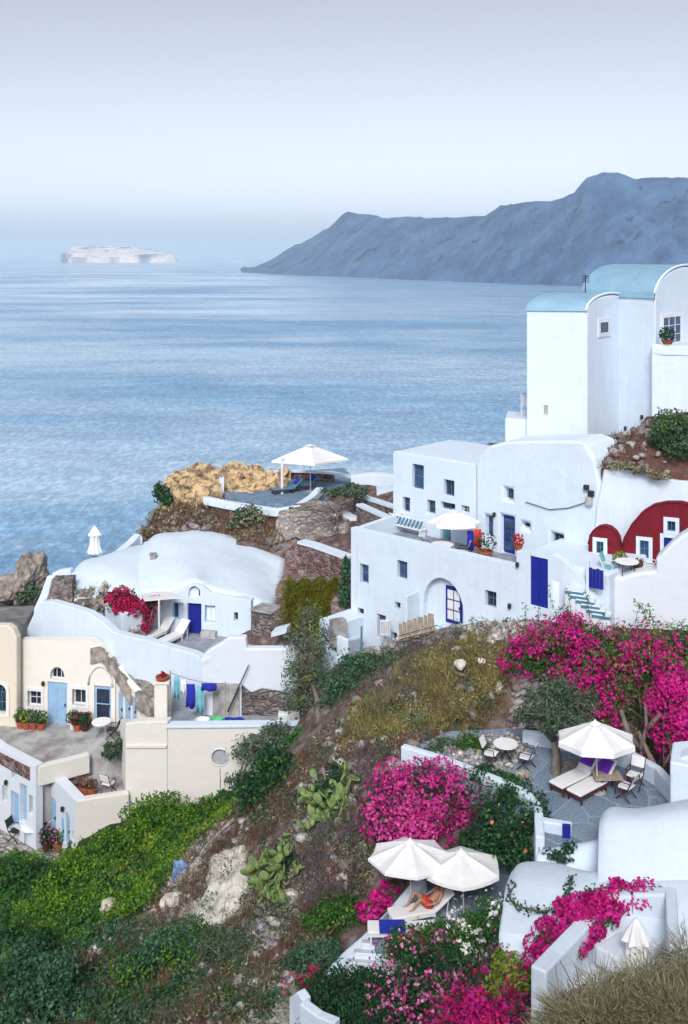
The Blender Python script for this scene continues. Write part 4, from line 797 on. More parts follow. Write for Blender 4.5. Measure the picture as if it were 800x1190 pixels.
och = ramp(n, [(.35, (.09, .055, .03)), (.6, (.24, .17, .08))], NZ(2.0, 6)).outputs[0]
c = mixc(zmask(2, 1.1), soil, och); c = mixc(zmask(1, .9), c, grn); c = mixc(zmask(0, 1.3), c, pale)
b = nd(n, 'ShaderNodeBsdfPrincipled', i_Roughness=.95); b.inputs['Specular IOR Level'].default_value = .15; L.new(c, b.inputs['Base Color'])
bp = nd(n, 'ShaderNodeBump', i_Strength=1.0, i_Distance=.25); L.new(NZ(4, 9, .7), bp.inputs['Height']); L.new(bp.outputs[0], b.inputs['Normal'])
o = nd(n, 'ShaderNodeOutputMaterial'); L.new(b.outputs[0], o.inputs[0])
struct(link('ground', me, mg, None, True, fix=False))
# ---------------- sea
ms, n = nt('sea_water'); L = n.links
tc = nd(n, 'ShaderNodeTexCoord')
def SN(scale, st, d=4, r=.6):
    mp = nd(n, 'ShaderNodeMapping'); mp.inputs['Scale'].default_value = st; L.new(tc.outputs['Object'], mp.inputs[0])
    z = nd(n, 'ShaderNodeTexNoise', i_Scale=scale, i_Detail=d, i_Roughness=r); L.new(mp.outputs[0], z.inputs['Vector']); return z.outputs[0]
streak = SN(1/260., (.42, 1.0, 1), 6, .68)            # wind lanes: calmer and rougher water; calm lanes painted paler for reflected sky
sr = ramp(n, [(.38, (0, 0, 0)), (.62, (1, 1, 1))], streak)
b = nd(n, 'ShaderNodeBsdfPrincipled', i_IOR=1.33); b.inputs['Specular IOR Level'].default_value = .5
cr = ramp(n, [(0, (.11, .29, .51)), (1, (.34, .51, .68))], sr.outputs[0]); chop_shading = SN(1/2.3, (1, .36, 1), 3, .6); chr_ = ramp(n, [(.34, (.74, .77, .80)), (.5, (1, 1, 1)), (.68, (1.5, 1.4, 1.28))], chop_shading)  # wave glints and dark troughs painted into the water colour
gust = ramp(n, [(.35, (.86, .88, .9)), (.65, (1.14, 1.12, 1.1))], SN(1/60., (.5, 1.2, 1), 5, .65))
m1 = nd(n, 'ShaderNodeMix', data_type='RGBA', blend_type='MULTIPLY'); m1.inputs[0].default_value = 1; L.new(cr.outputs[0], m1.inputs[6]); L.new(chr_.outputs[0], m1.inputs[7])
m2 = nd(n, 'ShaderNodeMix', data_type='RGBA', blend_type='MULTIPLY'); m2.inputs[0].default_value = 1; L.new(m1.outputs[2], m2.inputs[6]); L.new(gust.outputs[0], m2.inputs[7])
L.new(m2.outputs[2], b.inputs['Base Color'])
rr = nd(n, 'ShaderNodeMapRange'); rr.inputs[3].default_value = .32; rr.inputs[4].default_value = .10; L.new(sr.outputs[0], rr.inputs[0]); L.new(rr.outputs[0], b.inputs['Roughness'])
w1_ = SN(1/3.6, (1, .4, 1), 4, .62); w2_ = SN(1/55., (.5, 1, 1), 4, .6)
ad = nd(n, 'ShaderNodeMath', operation='MULTIPLY_ADD'); L.new(w2_, ad.inputs[0]); ad.inputs[1].default_value = 4.; L.new(w1_, ad.inputs[2])
bs = nd(n, 'ShaderNodeMapRange'); bs.inputs[3].default_value = 1.0; bs.inputs[4].default_value = .16; L.new(sr.outputs[0], bs.inputs[0])
bp = nd(n, 'ShaderNodeBump', i_Distance=3.2); L.new(bs.outputs[0], bp.inputs['Strength']); L.new(ad.outputs[0], bp.inputs['Height']); L.new(bp.outputs[0], b.inputs['Normal'])
o = nd(n, 'ShaderNodeOutputMaterial'); L.new(b.outputs[0], o.inputs[0])
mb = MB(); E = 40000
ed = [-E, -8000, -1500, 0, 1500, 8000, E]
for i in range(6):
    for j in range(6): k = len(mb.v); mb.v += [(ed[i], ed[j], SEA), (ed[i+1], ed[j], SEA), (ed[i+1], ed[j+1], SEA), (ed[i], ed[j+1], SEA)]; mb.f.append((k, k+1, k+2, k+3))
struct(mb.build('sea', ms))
# ---------------- far cape and island
def waterd(y): return -SEA*F/(y-HY)
def farland(name, prof, base, m, thick=.16, noise=.06, seed=2, N=320, R=26, power=.8):
    xs = np.linspace(prof[0][0], prof[-1][0], N); yc = np.interp(xs, [q[0] for q in prof], [q[1] for q in prof]); yb = np.interp(xs, [q[0] for q in base], [q[1] for q in base]); j_ = np.stack([xs*.16, xs*0, xs*0], 1); yc = yc+fbm(j_, seed+40, 5)*np.clip((yb-yc)*.04, 0, 1.7)
    vs = []; rows = R*2
    for i, x in enumerate(xs):
        d0 = waterd(yb[i]); d1 = d0*(1+thick); zc = (HY-yc[i])/F*d1
        for k in range(rows+1):
            t = k/R
            if t <= 1: d = d0+(d1-d0)*t; z = SEA-3+(zc-SEA+3)*t**power
            else: d = d1+(d1-d0)*(t-1)*.9; z = zc+(SEA-8-zc)*(t-1)**1.4
            vs.append(((x-CX)/F*d, d, z))
    vs = np.array(vs); h = vs[:, 2]-SEA
    sc = 0.028*waterd(base[len(base)//2][1])
    a = 1-np.abs(fbm(vs/np.array([sc, sc*1.6, sc*2.2]), seed, 5)); t = np.tile(np.minimum(np.arange(rows+1)/R, 2-np.arange(rows+1)/R), N)
    w = np.sin(np.clip(t, 0, 1)*PI)
    vs[:, 2] += (a-.75)*noise*np.maximum(h, 10)*10*w; vs[:, 1] += (a-.75)*sc*3.4*w
    fs = [(i*(rows+1)+k, (i+1)*(rows+1)+k, (i+1)*(rows+1)+k+1, i*(rows+1)+k+1) for i in range(N-1) for k in range(rows)]
    mb = MB(); mb.v = vs.tolist(); mb.f = fs; return struct(mb.build(name, m, None, smooth=True))
capem = mat('haze_tinted_cliff', (.055, .12, .24), (.006, .04, .12), .009, 1, .8, .02, 9, .1); capem.node_tree.nodes['Bump'].inputs['Distance'].default_value = 30  # blue of distant haze painted into the rock colour
islm = mat('pale_island_rock', (.95, .80, .72), (.55, .42, .42), .008, 1, .6, .01, 9, .1)
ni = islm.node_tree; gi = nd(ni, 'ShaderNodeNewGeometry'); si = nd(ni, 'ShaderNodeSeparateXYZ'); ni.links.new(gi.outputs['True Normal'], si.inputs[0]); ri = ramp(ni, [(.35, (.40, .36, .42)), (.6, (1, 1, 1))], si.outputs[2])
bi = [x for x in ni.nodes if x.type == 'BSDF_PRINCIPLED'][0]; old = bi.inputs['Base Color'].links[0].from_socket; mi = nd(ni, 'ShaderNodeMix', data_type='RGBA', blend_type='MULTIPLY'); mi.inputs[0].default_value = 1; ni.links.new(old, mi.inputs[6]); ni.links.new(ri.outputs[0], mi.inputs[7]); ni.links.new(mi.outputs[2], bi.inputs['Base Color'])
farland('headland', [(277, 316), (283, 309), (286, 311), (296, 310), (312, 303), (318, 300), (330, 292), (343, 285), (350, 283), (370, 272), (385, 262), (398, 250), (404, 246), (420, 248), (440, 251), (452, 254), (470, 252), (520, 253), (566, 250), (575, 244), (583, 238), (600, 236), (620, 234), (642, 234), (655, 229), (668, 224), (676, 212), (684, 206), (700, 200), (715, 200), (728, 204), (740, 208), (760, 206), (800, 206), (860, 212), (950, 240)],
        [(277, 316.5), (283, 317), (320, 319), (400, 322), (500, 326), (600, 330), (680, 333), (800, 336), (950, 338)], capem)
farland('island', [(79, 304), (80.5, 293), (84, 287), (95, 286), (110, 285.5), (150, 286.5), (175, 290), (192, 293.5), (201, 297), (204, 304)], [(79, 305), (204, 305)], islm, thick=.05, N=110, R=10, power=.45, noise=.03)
# ---------------- haze: one closed box of thin air round everything, sky outside
mh, n = nt('haze_air'); vol = nd(n, 'ShaderNodeVolumePrincipled'); vol.inputs['Color'].default_value = HAZEC; vol.inputs['Density'].default_value = HAZE; vol.inputs['Anisotropy'].default_value = 0
o = nd(n, 'ShaderNodeOutputMaterial'); n.links.new(vol.outputs[0], o.inputs['Volume'])
top = 300 ; 
mb = MB().box((0, 0, (top-112)/2-0), (82000, 82000, top+112)); hz = mb.build('haze', mh); hz['kind'] = 'stuff'
# ---------------- sky, sun, camera
w = bpy.data.worlds.new('World'); S.world = w; w.use_nodes = True; n = w.node_tree; n.nodes.clear()
to_sun = V((SUN_X, -.8, 0)).normalized(); to_sun = V((to_sun.x, to_sun.y, math.tan(math.radians(SUN_EL)))).normalized(); el = math.asin(to_sun.z); rot = math.atan2(to_sun.x, to_sun.y)
sk = nd(n, 'ShaderNodeTexSky', sky_type='NISHITA', sun_disc=False, sun_elevation=el, sun_rotation=rot, altitude=100, air_density=AIR, dust_density=DUST, ozone_density=OZ)
bg = nd(n, 'ShaderNodeBackground', i_Strength=SKY); o = nd(n, 'ShaderNodeOutputWorld'); hs = nd(n, 'ShaderNodeHueSaturation', i_Saturation=SAT); n.links.new(sk.outputs[0], hs.inputs['Color']); n.links.new(hs.outputs[0], bg.inputs[0]); n.links.new(bg.outputs[0], o.inputs[0])
sl = bpy.data.lights.new('sun', 'SUN'); sl.energy = SUN; sl.angle = math.radians(SUN_ANG); sl.color = (1, .96, .91)
so = bpy.data.objects.new('sun', sl); COL.objects.link(so); so.rotation_euler = (-to_sun).to_track_quat('-Z', 'Y').to_euler(); so.location = to_sun*200
cam = bpy.data.cameras.new('camera'); co = bpy.data.objects.new('camera', cam); COL.objects.link(co); co.rotation_euler = (PI/2, 0, 0)
cam.sensor_fit = 'HORIZONTAL'; cam.sensor_width = 36; cam.lens = 36*F/800; cam.shift_y = (HY-595)/800; cam.clip_start = .5; cam.clip_end = 200000
S.camera = co
S.view_settings.view_transform = 'Standard'; S.view_settings.look = 'None'; S.view_settings.gamma = 1; S.view_settings.use_curve_mapping = False; S.view_settings.exposure = EXPO
S.render.engine = 'CYCLES'; S.cycles.use_denoising = True; S.cycles.max_bounces = 6; S.cycles.diffuse_bounces = 3; S.cycles.glossy_bounces = 2; S.cycles.transmission_bounces = 2; S.cycles.volume_bounces = 1; S.cycles.transparent_max_bounces = 4; S.cycles.caustics_reflective = False
# ================================================================== FURNITURE AND SMALL THINGS
def Zat(px, py, z, up=0): q = PZ(px, py, z); return V((q.x, q.y, z+up))
def umbrella(name, label, loc, R=1.42, n=8, H=2.35, rise=.62, val=.18, rz=0, group=None, sag=.07, m='fabric', base=True):
    t = local(thing(name, label, 'umbrella', loc, rz, group)); t.rotation_euler = (-.085, 0, rz)
    mb = MB(); K = 4; rings = []
    zr = H-rise
    for j in range(K+1):
        f = j/K; ring = []
        for i in range(n*4):
            a = 2*PI*(i/4)/n; ph = (i % 4)/4; w = math.sin(PI*ph)      # between two ribs the cloth sags and draws in
            r = R*f*(1-.11*w*f)*(math.cos(PI/n)/math.cos(((a) % (2*PI/n))-PI/n) if n < 6 else 1)
            ring.append((r*math.cos(a), r*math.sin(a), H-rise*(f**1.15)-sag*w*f*(1.2-f)*1.6))
        rings.append(ring)
    rings.append([(x*1.005, y*1.005, z-val+.05*abs(math.sin(2*PI*i/4))*0) for i, (x, y, z) in enumerate(rings[-1])])
    vs = [p for r in rings for p in r]; N = n*4
    fs = [(r*N+i, r*N+(i+1) % N, (r+1)*N+(i+1) % N, (r+1)*N+i) for r in range(len(rings)-1) for i in range(N)]
    mb.add(vs, fs); c = mb.build('canopy', m, t, smooth=False)
    sm = c.modifiers.new('Solidify', 'SOLIDIFY'); sm.thickness = .012
    cap = [(R*.17*math.cos(2*PI*i/n), R*.17*math.sin(2*PI*i/n), H-.04) for i in range(n)]
    MB().add(cap+[(0, 0, H+.09)], [(i, (i+1) % n, n) for i in range(n)]+[tuple(range(n))[::-1]]).build('vent', m, c)
    MB().tube([(0, 0, 0), (0, 0, H+.12)], .028, 8).build('pole', 'frame', t, smooth=True)
    for i in range(n):
        a = 2*PI*i/n; q = (R*.99*math.cos(a)*(1), R*.99*math.sin(a), zr-.03)
        MB().tube([(0, 0, H-.08), q], .012, 4).build('rib', 'palewood', t)
        MB().tube([(0, 0, H-rise-.2), (q[0]*.5, q[1]*.5, H-rise*.52-.06)], .010, 4).build('strut', 'palewood', t)
    if base: MB().lathe([(.28, 0), (.28, .06), (.06, .08), (.05, .3)], 12).build('base', 'concrete', t)
    return t
u_ = 'white canvas parasols'
umbrella('parasol', 'white octagonal parasol over the two loungers with purple cushions', Zat(695, 921, zF), 1.42, 8, 2.40, .54, .17, .2, u_)
umbrella('parasol', 'white parasol with scalloped rim shading the sunbather, the left of a touching pair', Zat(478, 1062, zI), 1.44, 8, 2.34, .48, .08, .1, u_, .12)
umbrella('parasol', 'lower white parasol beside the rounded vault, overlapped by the one above the sunbather', Zat(540, 1072, zI), 1.36, 6, 2.26, .46, .11, .45, u_, .12)
umbrella('parasol', 'white parasol over the table on the terrace of the broad white house', Zat(528, 645, zf), 1.32, 8, 2.1, .5, .14, 0, u_, .1)
umbrella('parasol', 'big square white parasol on the yellow rock above the sea', V(((361-CX)/F*72, 72, -16.65)), 2.7, 4, 3.2, 1.0, .12, .15, u_, .05)
def folded(label, loc, H=1.95, R=.24, k=8):
    t = local(thing('folded_parasol', label, 'umbrella', loc, 0, 'folded white parasols')); mb = MB(); N = 32; prof = [(.03, H+.02), (.10, H-.04), (R*.95, H*.72), (R*.62, H*.70), (R*.72, H*.4), (R*1.05, H*.16), (R*.9, H*.14)]
    vs = []
    for r, z in prof:
        for i in range(N): a = 2*PI*i/N; q = r*(1+.2*math.cos(k*a)*(1 if r > .1 else 0)); vs.append((q*math.cos(a), q*math.sin(a), z))
    mb.add(vs, [(r*N+i, r*N+(i+1) % N, (r+1)*N+(i+1) % N, (r+1)*N+i) for r in range(len(prof)-1) for i in range(N)]); mb.build('canopy', 'fabric', t, smooth=False)
    MB().tube([(0, 0, 0), (0, 0, H+.06)], .028, 8).build('pole', 'frame', t); MB().lathe([(.22, 0), (.22, .05), (.05, .07)], 10).build('base', 'concrete', t); return t
folded('folded white parasol standing in the small white court', V(((740-CX)/F*27.2, 27.2, zK)), 2.0, .36)
folded('folded white parasol standing against the sea above the cave house roof', P(110, 648, 64.5), 1.95, .38)
# ---- sun loungers
def lounger(label, loc, rz, cushion=None, mat_='fabric', frame='wood', back=.75, group='sun loungers'):
    t = local(thing('sun_lounger', label, 'lounger', loc, rz, group))
    f = MB().box((-.3, .3, .27), (1.5, .05, .07)).box((-.3, -.3, .27), (1.5, .05, .07)).box((-1.03, 0, .27), (.05, .6, .07)).box((.42, 0, .27), (.05, .6, .07)); f.build('frame', frame, t)
    for x in (-.95, .4):
        for y in (-.28, .28): MB().box((x, y, .13), (.06, .06, .26)).build('leg', frame, t)
    MB().box((-.3, 0, .35), (1.5, .62, .09)).build('mattress', mat_, t, bevel=.03)
    c, s = math.cos(back), math.sin(back); L = .85
    MB().box((.45+c*L/2, 0, .34+s*L/2), (L, .62, .09), ry=-back).build('backrest', mat_, t, bevel=.03)
    MB().tube([(.45+c*.6, .25, .28+s*.6), (.85, .25, .02)], .02, 4).tube([(.45+c*.6, -.25, .28+s*.6), (.85, -.25, .02)], .02, 4).build('backrest_prop', frame, t)
    if cushion: MB().box((.45+c*L*.6-s*.09, 0, .34+s*L*.6+c*.09), (.5, .5, .09), ry=-back).build('cushion', cushion, t, bevel=.035)
    return t
def along(a, b, z): p, q = PZ(*a, z), PZ(*b, z); m_ = (p+q)/2; return V((m_.x, m_.y, 0)), math.atan2(q.y-p.y, q.x-p.x)
def put(label, a, b, z, **k): m_, r = along(a, b, z+.35); m_.z = z; return lounger(label, m_, r, **k)
put('wooden lounger with white mattress and purple cushion, the farther of the shaded pair', (645, 913), (691, 891), zF, cushion='purple')
put('wooden lounger with white mattress and purple cushion, the nearer of the shaded pair', (666, 922), (710, 899), zF, cushion='purple')
put('white lounger by the bougainvillea planter, the farther of two on the cave house terrace', (166, 742), (199, 728), -21.05, frame='frame')
put('white lounger on the cave house terrace, the one nearer the blue door', (186, 746), (216, 732), -21.05, frame='frame')
sunl = put('white lounger carrying the sunbather under the lower parasols', (458, 1062), (518, 1051), zI, frame='frame', back=.65)
put('low lounger with a blue towel before the sunbather', (444, 1078), (486, 1078), zI, mat_='fabric', frame='frame', back=.05)
tw = MB().box((0, 0, 0), (.85, .66, .05)); o = tw.build('beach_towel', 'navy', None, bevel=.02); q, r = along((444, 1078), (486, 1078), zI+.4); o.location = (q.x-.25, q.y, zI+.43); o.rotation_euler = (0, 0, r); tag(o, 'bright blue towel spread on the low lounger', 'towel')
# ---- sunbather
pb = local(thing('person', 'sunbather in red shorts reclining on a white lounger with knees drawn up', 'person', sunl.location, sunl.rotation_euler.z)); 
J = {'pel': (.33, 0, .5, .135), 'wai': (.47, 0, .60, .125), 'che': (.66, 0, .77, .145), 'nec': (.83, 0, .93, .055), 'hd0': (.90, 0, 1.0, .075), 'hd1': (.985, 0, 1.08, .095), 'top': (1.04, 0, 1.14, .06)}
for s_, y in (('l', .1), ('r', -.1)):
    kx = -.12 if s_ == 'l' else -.02
    J.update({'hip'+s_: (.28, y, .48, .105), 'kne'+s_: (kx, y*1.5, .86 if s_ == 'l' else .78, .062), 'clf'+s_: (kx-.14, y*1.5, .66, .058), 'ank'+s_: (kx-.27, y*1.4, .45, .036), 'toe'+s_: (kx-.43, y*1.4, .42, .025),
              'sho'+s_: (.74, y*1.85, .86, .062), 'elb'+s_: (.52, y*3.1, .66, .042), 'wri'+s_: (.30, y*2.7, .60, .030), 'hnd'+s_: (.20, y*2.4, .60, .032)})
E_ = [('pel', 'wai'), ('wai', 'che'), ('che', 'nec'), ('nec', 'hd0'), ('hd0', 'hd1'), ('hd1', 'top')]
for s_ in 'lr': E_ += [('pel', 'hip'+s_), ('hip'+s_, 'kne'+s_), ('kne'+s_, 'clf'+s_), ('clf'+s_, 'ank'+s_), ('ank'+s_, 'toe'+s_), ('che', 'sho'+s_), ('sho'+s_, 'elb'+s_), ('elb'+s_, 'wri'+s_), ('wri'+s_, 'hnd'+s_)]
for s_, y in (('l', .24), ('r', -.24)):
    for k in range(4):
        J[f'f{s_}{k}'] = (.14-.005*abs(k-1.5), y+(.018*(k-1.5)), .598, .0085); J[f'g{s_}{k}'] = (.095+.01*abs(k-1.5), y+.021*(k-1.5), .582, .007); E_ += [('hnd'+s_, f'f{s_}{k}'), (f'f{s_}{k}', f'g{s_}{k}')]
    J['t'+s_] = (.19, y*.82, .585, .010); J['u'+s_] = (.15, y*.78, .575, .008); E_ += [('hnd'+s_, 't'+s_), ('t'+s_, 'u'+s_)]
ks = list(J); me = bpy.data.meshes.new('body'); me.from_pydata([J[k][:3] for k in ks], [(ks.index(a), ks.index(b)) for a, b in E_], [])
bo = bpy.data.objects.new('body', me); COL.objects.link(bo); bo.parent = pb; me.materials.append(M['skin'])
sk_ = bo.modifiers.new('Skin', 'SKIN'); me.skin_vertices.new() if not me.skin_vertices else None
for i, k in enumerate(ks): me.skin_vertices[0].data[i].radius = (J[k][3],)*2; me.skin_vertices[0].data[i].use_root = (k == 'pel')
sk_.use_smooth_shade = True; ss = bo.modifiers.new('Subsurf', 'SUBSURF'); ss.levels = ss.render_levels = 1
MB().lathe([(0, .11), (.06, .10), (.10, .05), (.112, -.02), (.09, -.09), (0, -.1)], 12, (1.03, 0, 1.12)).build('hair', 'hair', pb, smooth=True)
sh = MB()
for y in (.11, -.11): sh.tube([(.36, y*.8, .50), (.24, y, .53), (.08, y*1.25, .68 if y > 0 else .64)], [.15, .135, .10], 10)
sh.build('shorts', 'redc', pb, smooth=True)
fc = MB()
for y in (.034, -.034): fc.lathe([(0, .012), (.012, 0), (0, -.012)], 6, (.915, y, 1.115))
fc.build('eyes', 'dark', pb); MB().lathe([(0, .03), (.018, -.01), (0, -.02)], 6, (.90, 0, 1.085)).build('nose', 'skin', pb); MB().box((.905, 0, 1.045), (.012, .045, .01)).build('mouth', 'redc', pb)
# ---- chairs and tables
def folding_chair(label, loc, rz, cloth='fabric', frame='dark', group='folding chairs', name='folding_chair'):
    t = local(thing(name, label, 'chair', loc, rz, group))
    for y in (-.25, .25):
        MB().tube([(.28, y, 0), (-.22, y, .48)], .022, 5).build('leg', frame, t); MB().tube([(-.28, y, 0), (.24, y, .46)], .022, 5).build('leg', frame, t)
        MB().tube([(-.2, y, .45), (-.42, y, 1.0)], .02, 5).build('back_post', frame, t); MB().tube([(-.3, y, .66), (.18, y, .66), (.2, y, .45)], .02, 5).build('armrest', frame, t)
    MB().box((0, 0, .45), (.46, .5, .03)).build('seat', cloth, t, bevel=.01); MB().box((-.34, 0, .8), (.03, .5, .36), ry=-.38).build('backrest', cloth, t, bevel=.01); return t
def table(label, loc, R=.45, H=.72, top='fabric', leg='frame', name='round_table', group=None, cross=False, sq=False):
    t = local(thing(name, label, 'table', loc, 0, group))
    if sq: MB().box((0, 0, H), (R*2.2, R*1.6, .04)).build('tabletop', top, t, bevel=.01)
    else: MB().lathe([(0, H+.02), (R, H+.02), (R, H-.02), (0, H-.02)], 20).build('tabletop', top, t)
    for k in range(4):
        a = PI/4+k*PI/2; b = a+PI if cross else a
        MB().tube([(R*.75*math.cos(a), R*.75*math.sin(a), 0), ((R*.6 if cross else R*.7)*math.cos(b), (R*.6 if cross else R*.7)*math.sin(b), H)], .02, 5).build('leg', leg, t)
    return t
folding_chair('white canvas folding chair left of the small table by the green bush', Zat(571, 889, zF), -.5)
folding_chair('white canvas folding chair facing it in front of the olive tree', Zat(612, 893, zF), 2.6)
table('white folding table between the two canvas chairs', Zat(588, 886, zF), .46, .7, 'fabric', 'dark', 'folding_table', None, True)
folding_chair('reddish wooden chair with white seat beside the parasol', Zat(728, 928, zF), 2.4, 'fabric', 'wood', 'wooden terrace chairs', 'wooden_chair')
folding_chair('reddish wooden chair close behind the parasol pole', Zat(738, 915, zF), -2.2, 'fabric', 'wood', 'wooden terrace chairs', 'wooden_chair')
table('low dark wooden table beside the parasol pole', Zat(706, 919, zF), .45, .55, 'palewood', 'wood', 'wooden_table', None, False, True)
table('small table with white top on the terrace of the broad white house', Zat(514, 650, zf), .55, .72, 'fabric', 'dark', 'terrace_table')
folding_chair('white folding chair beside the terrace table under the upper parasol', Zat(537, 652, zf), 2.8)
folding_chair('white folding chair at the far side of the upper terrace table', Zat(497, 645, zf), .3)
bt = local(thing('slatted_bench', 'teal slatted bench along the wall of the flat roofed house', 'bench', (B.at(480, 628)+B.N*.45).to_tuple(), math.atan2(B.u.y, B.u.x))); bt.location.z = zf
for k in range(9): MB().box((-.95+.24*k, -.12, .62), (.09, .05, .5), ry=.5).build('slat', 'teal', bt)
MB().box((0, 0, .4), (2.2, .5, .06)).build('seat', 'frame', bt); MB().box((0, -.12, .9), (2.3, .07, .06)).build('rail', 'frame', bt)
for x in (-1, 1): MB().box((x, 0, .2), (.07, .45, .4)).build('leg', 'frame', bt)
zr = -13.85
folding_chair('turquoise cloth chair next to the blue gate on the red terrace', Zat(709, 671, zr), -.6, 'cyan', 'steel')
folding_chair('white chair at the right end of the red terrace', Zat(756, 670, zr), 2.5, 'fabric', 'steel')
table('white table with dark cloth on the red terrace', Zat(729, 672, zr), .5, .72, 'fabric', 'wood', 'terrace_table')
table('white round table with blue legs before the pale blue glazed door', Zat(118, 856, -24.15), .48, .74, 'fabric', 'paleblue')
folding_chair('dark chair beside the round table on the old terrace', Zat(131, 858, -24.15), 3.0, 'wood', 'dark')
table('round white table with blue legs in the flagged yard', Zat(38, 979, -27.75), .55, .74, 'fabric', 'teal')
folding_chair('dark chair by the round table in the flagged yard', Zat(18, 976, -27.75), -.3, 'dark', 'dark')
folding_chair('weathered chair on the roof terrace of the lower room', Zat(126, 921, -25.15), 1.2, 'fabric', 'wood')
# ---- pots with plants
rng0 = np.random.default_rng(5)
def cards(pts, nrm, size, rng, asp=.5, jit=.9):
    """one small rhombic leaf at every point"""
    n = len(pts); nrm = nrm+rng.normal(0, jit, (n, 3)); nrm /= np.linalg.norm(nrm, axis=1)[:, None]+1e-9
    r = rng.normal(0, 1, (n, 3)); a = np.cross(nrm, r); a /= np.linalg.norm(a, axis=1)[:, None]+1e-9; b = np.cross(nrm, a)
    s = (size*rng.uniform(.6, 1.35, n))[:, None]; a = a*s*.5; b = b*s*.5*asp
    bend = nrm*s*.12
    return np.stack([pts-a, pts-b*1.0+bend, pts+a, pts+b+bend], 1).reshape(-1, 3)
def ball(c, r, n, rng, shell=.55):
    d = rng.normal(0, 1, (n, 3)); d /= np.linalg.norm(d, axis=1)[:, None]; k = rng.uniform(shell**3, 1, n)**(1/3)
    return np.array(c)+d*k[:, None]*np.array(r), d
def pot(label, loc, r=.22, h=.35, leaf='lf_green', lr=.3, n=160, m='terra', group='potted plants', fl=None):
    t = local(thing('plant_pot', label, 'pot', loc, 0, group))
    MB().lathe([(0, 0), (r*.7, 0), (r, h*.85), (r*1.1, h*.85), (r*1.1, h), (r*.9, h), (r*.85, h*.8), (0, h*.78)], 14).build('pot', m, t)
    p, d = ball((0, 0, h+lr*.75), (lr, lr, lr*.95), n, rng0, .2); np_mesh('leaves', cards(p, d, .17, rng0, .45), 4, leaf, t)
    if fl: p, d = ball((0, 0, h+lr*.8), (lr, lr, lr), n//4, rng0, .8); np_mesh('blossoms', cards(p, d, .12, rng0, .9), 4, fl, t)
    return t
for i, (x, y, r, l, lb) in enumerate([(24, 846, .22, 'lf_green', 'terracotta pot of green spikes, first from the left by the cream house'), (31, 847, .24, 'lf_yel', 'terracotta pot with yellowish leaves under the cream house window'), (39, 847, .24, 'lf_olive', 'terracotta pot of dull green leaves near the pale blue door'), (48, 848, .22, 'lf_green', 'terracotta pot right beside the pale blue door')]):
    pot(lb, Zat(x, y, -24.15), r, .36, l, .38)
for x, y, r, m_, l, f_, lb in [(84, 847, .15, 'frame', 'lf_green', None, 'small white pot right of the pale blue door'), (90, 849, .22, 'terra', 'lf_dark', 'crimson', 'pot of dark red flowers under the right window'), (99, 849, .24, 'wood', 'lf_dark', 'crimson', 'dark pot with a mound of red leaves left of the glazed door')]:
    pot(lb, Zat(x, y, -24.15), r, .33, l, .36, 170, m_, 'potted plants', f_)
pot('terracotta pot on top of the cream pillar', P(189, 798, 48.7), .3, .5, 'crimson', .12, 40)
pot('pale pot on the ledge below the cream pillar', Zat(189, 838, -22.15, .05), .3, .3, 'lf_dark', .12, 30, 'frame')
for x, y, lb in [(92, 921, 'terracotta pot at the corner of the lower roof terrace'), (99, 923, 'broad terracotta pot with dry plant on the lower roof terrace'), (107, 924, 'small terracotta pot nearest the chair on the lower roof terrace')]: pot(lb, Zat(x, y, -25.15), .24, .34, 'dry', .25, 120)
pot('big terracotta pot with palm leaves beside the blue double doors', Zat(564, 652, zf), .36, .5, 'lf_dark', .55, 150)
pot('red flowering pot on the step right of the blue double doors', P(603, 640, 48.4), .2, .3, 'redc', .3, 120)
pot('pot of yellow green leaves against the red cave house wall', Zat(721, 666, zr), .22, .34, 'lf_yel', .36)
pot('squat terracotta pot under the red house window', Zat(743, 667, zr), .26, .3, 'dry', .22)
pot('planter with trailing dark leaves on the tower balcony', P(776, 400, 52.3), .3, .2, 'lf_dark', .42, 220, 'terra')
pl_ = thing('planter', 'angular white planter box holding the red bougainvillea', 'planter', P(142, 735, 55.6))
MB().block([P(122, 712, 56.6).xy, P(142, 716, 55.4).xy, P(168, 712, 56.2).xy, P(160, 708, 57.4).xy], -22.2, P(142, 712, 55.6).z).build('box', 'white', pl_, bevel=.05)
pot('dark leafed pot beside the round table in the flagged yard', Zat(55, 988, -27.75), .26, .36, 'lf_dark', .42, 200, 'wood', 'potted plants', 'pink')
pot('pot of pink flowers by the arched pale blue door', Zat(68, 988, -27.75), .24, .34, 'lf_green', .36, 170, 'terra', 'potted plants', 'palepink')
pot('low pot of grey leaves behind the yard table', Zat(48, 968, -27.75), .24, .3, 'lf_grey', .36, 150)
folding_chair('white cushioned chair under the pale blue shutters in the flagged yard', Zat(52, 975, -27.75), 2.6, 'fabric', 'wood')
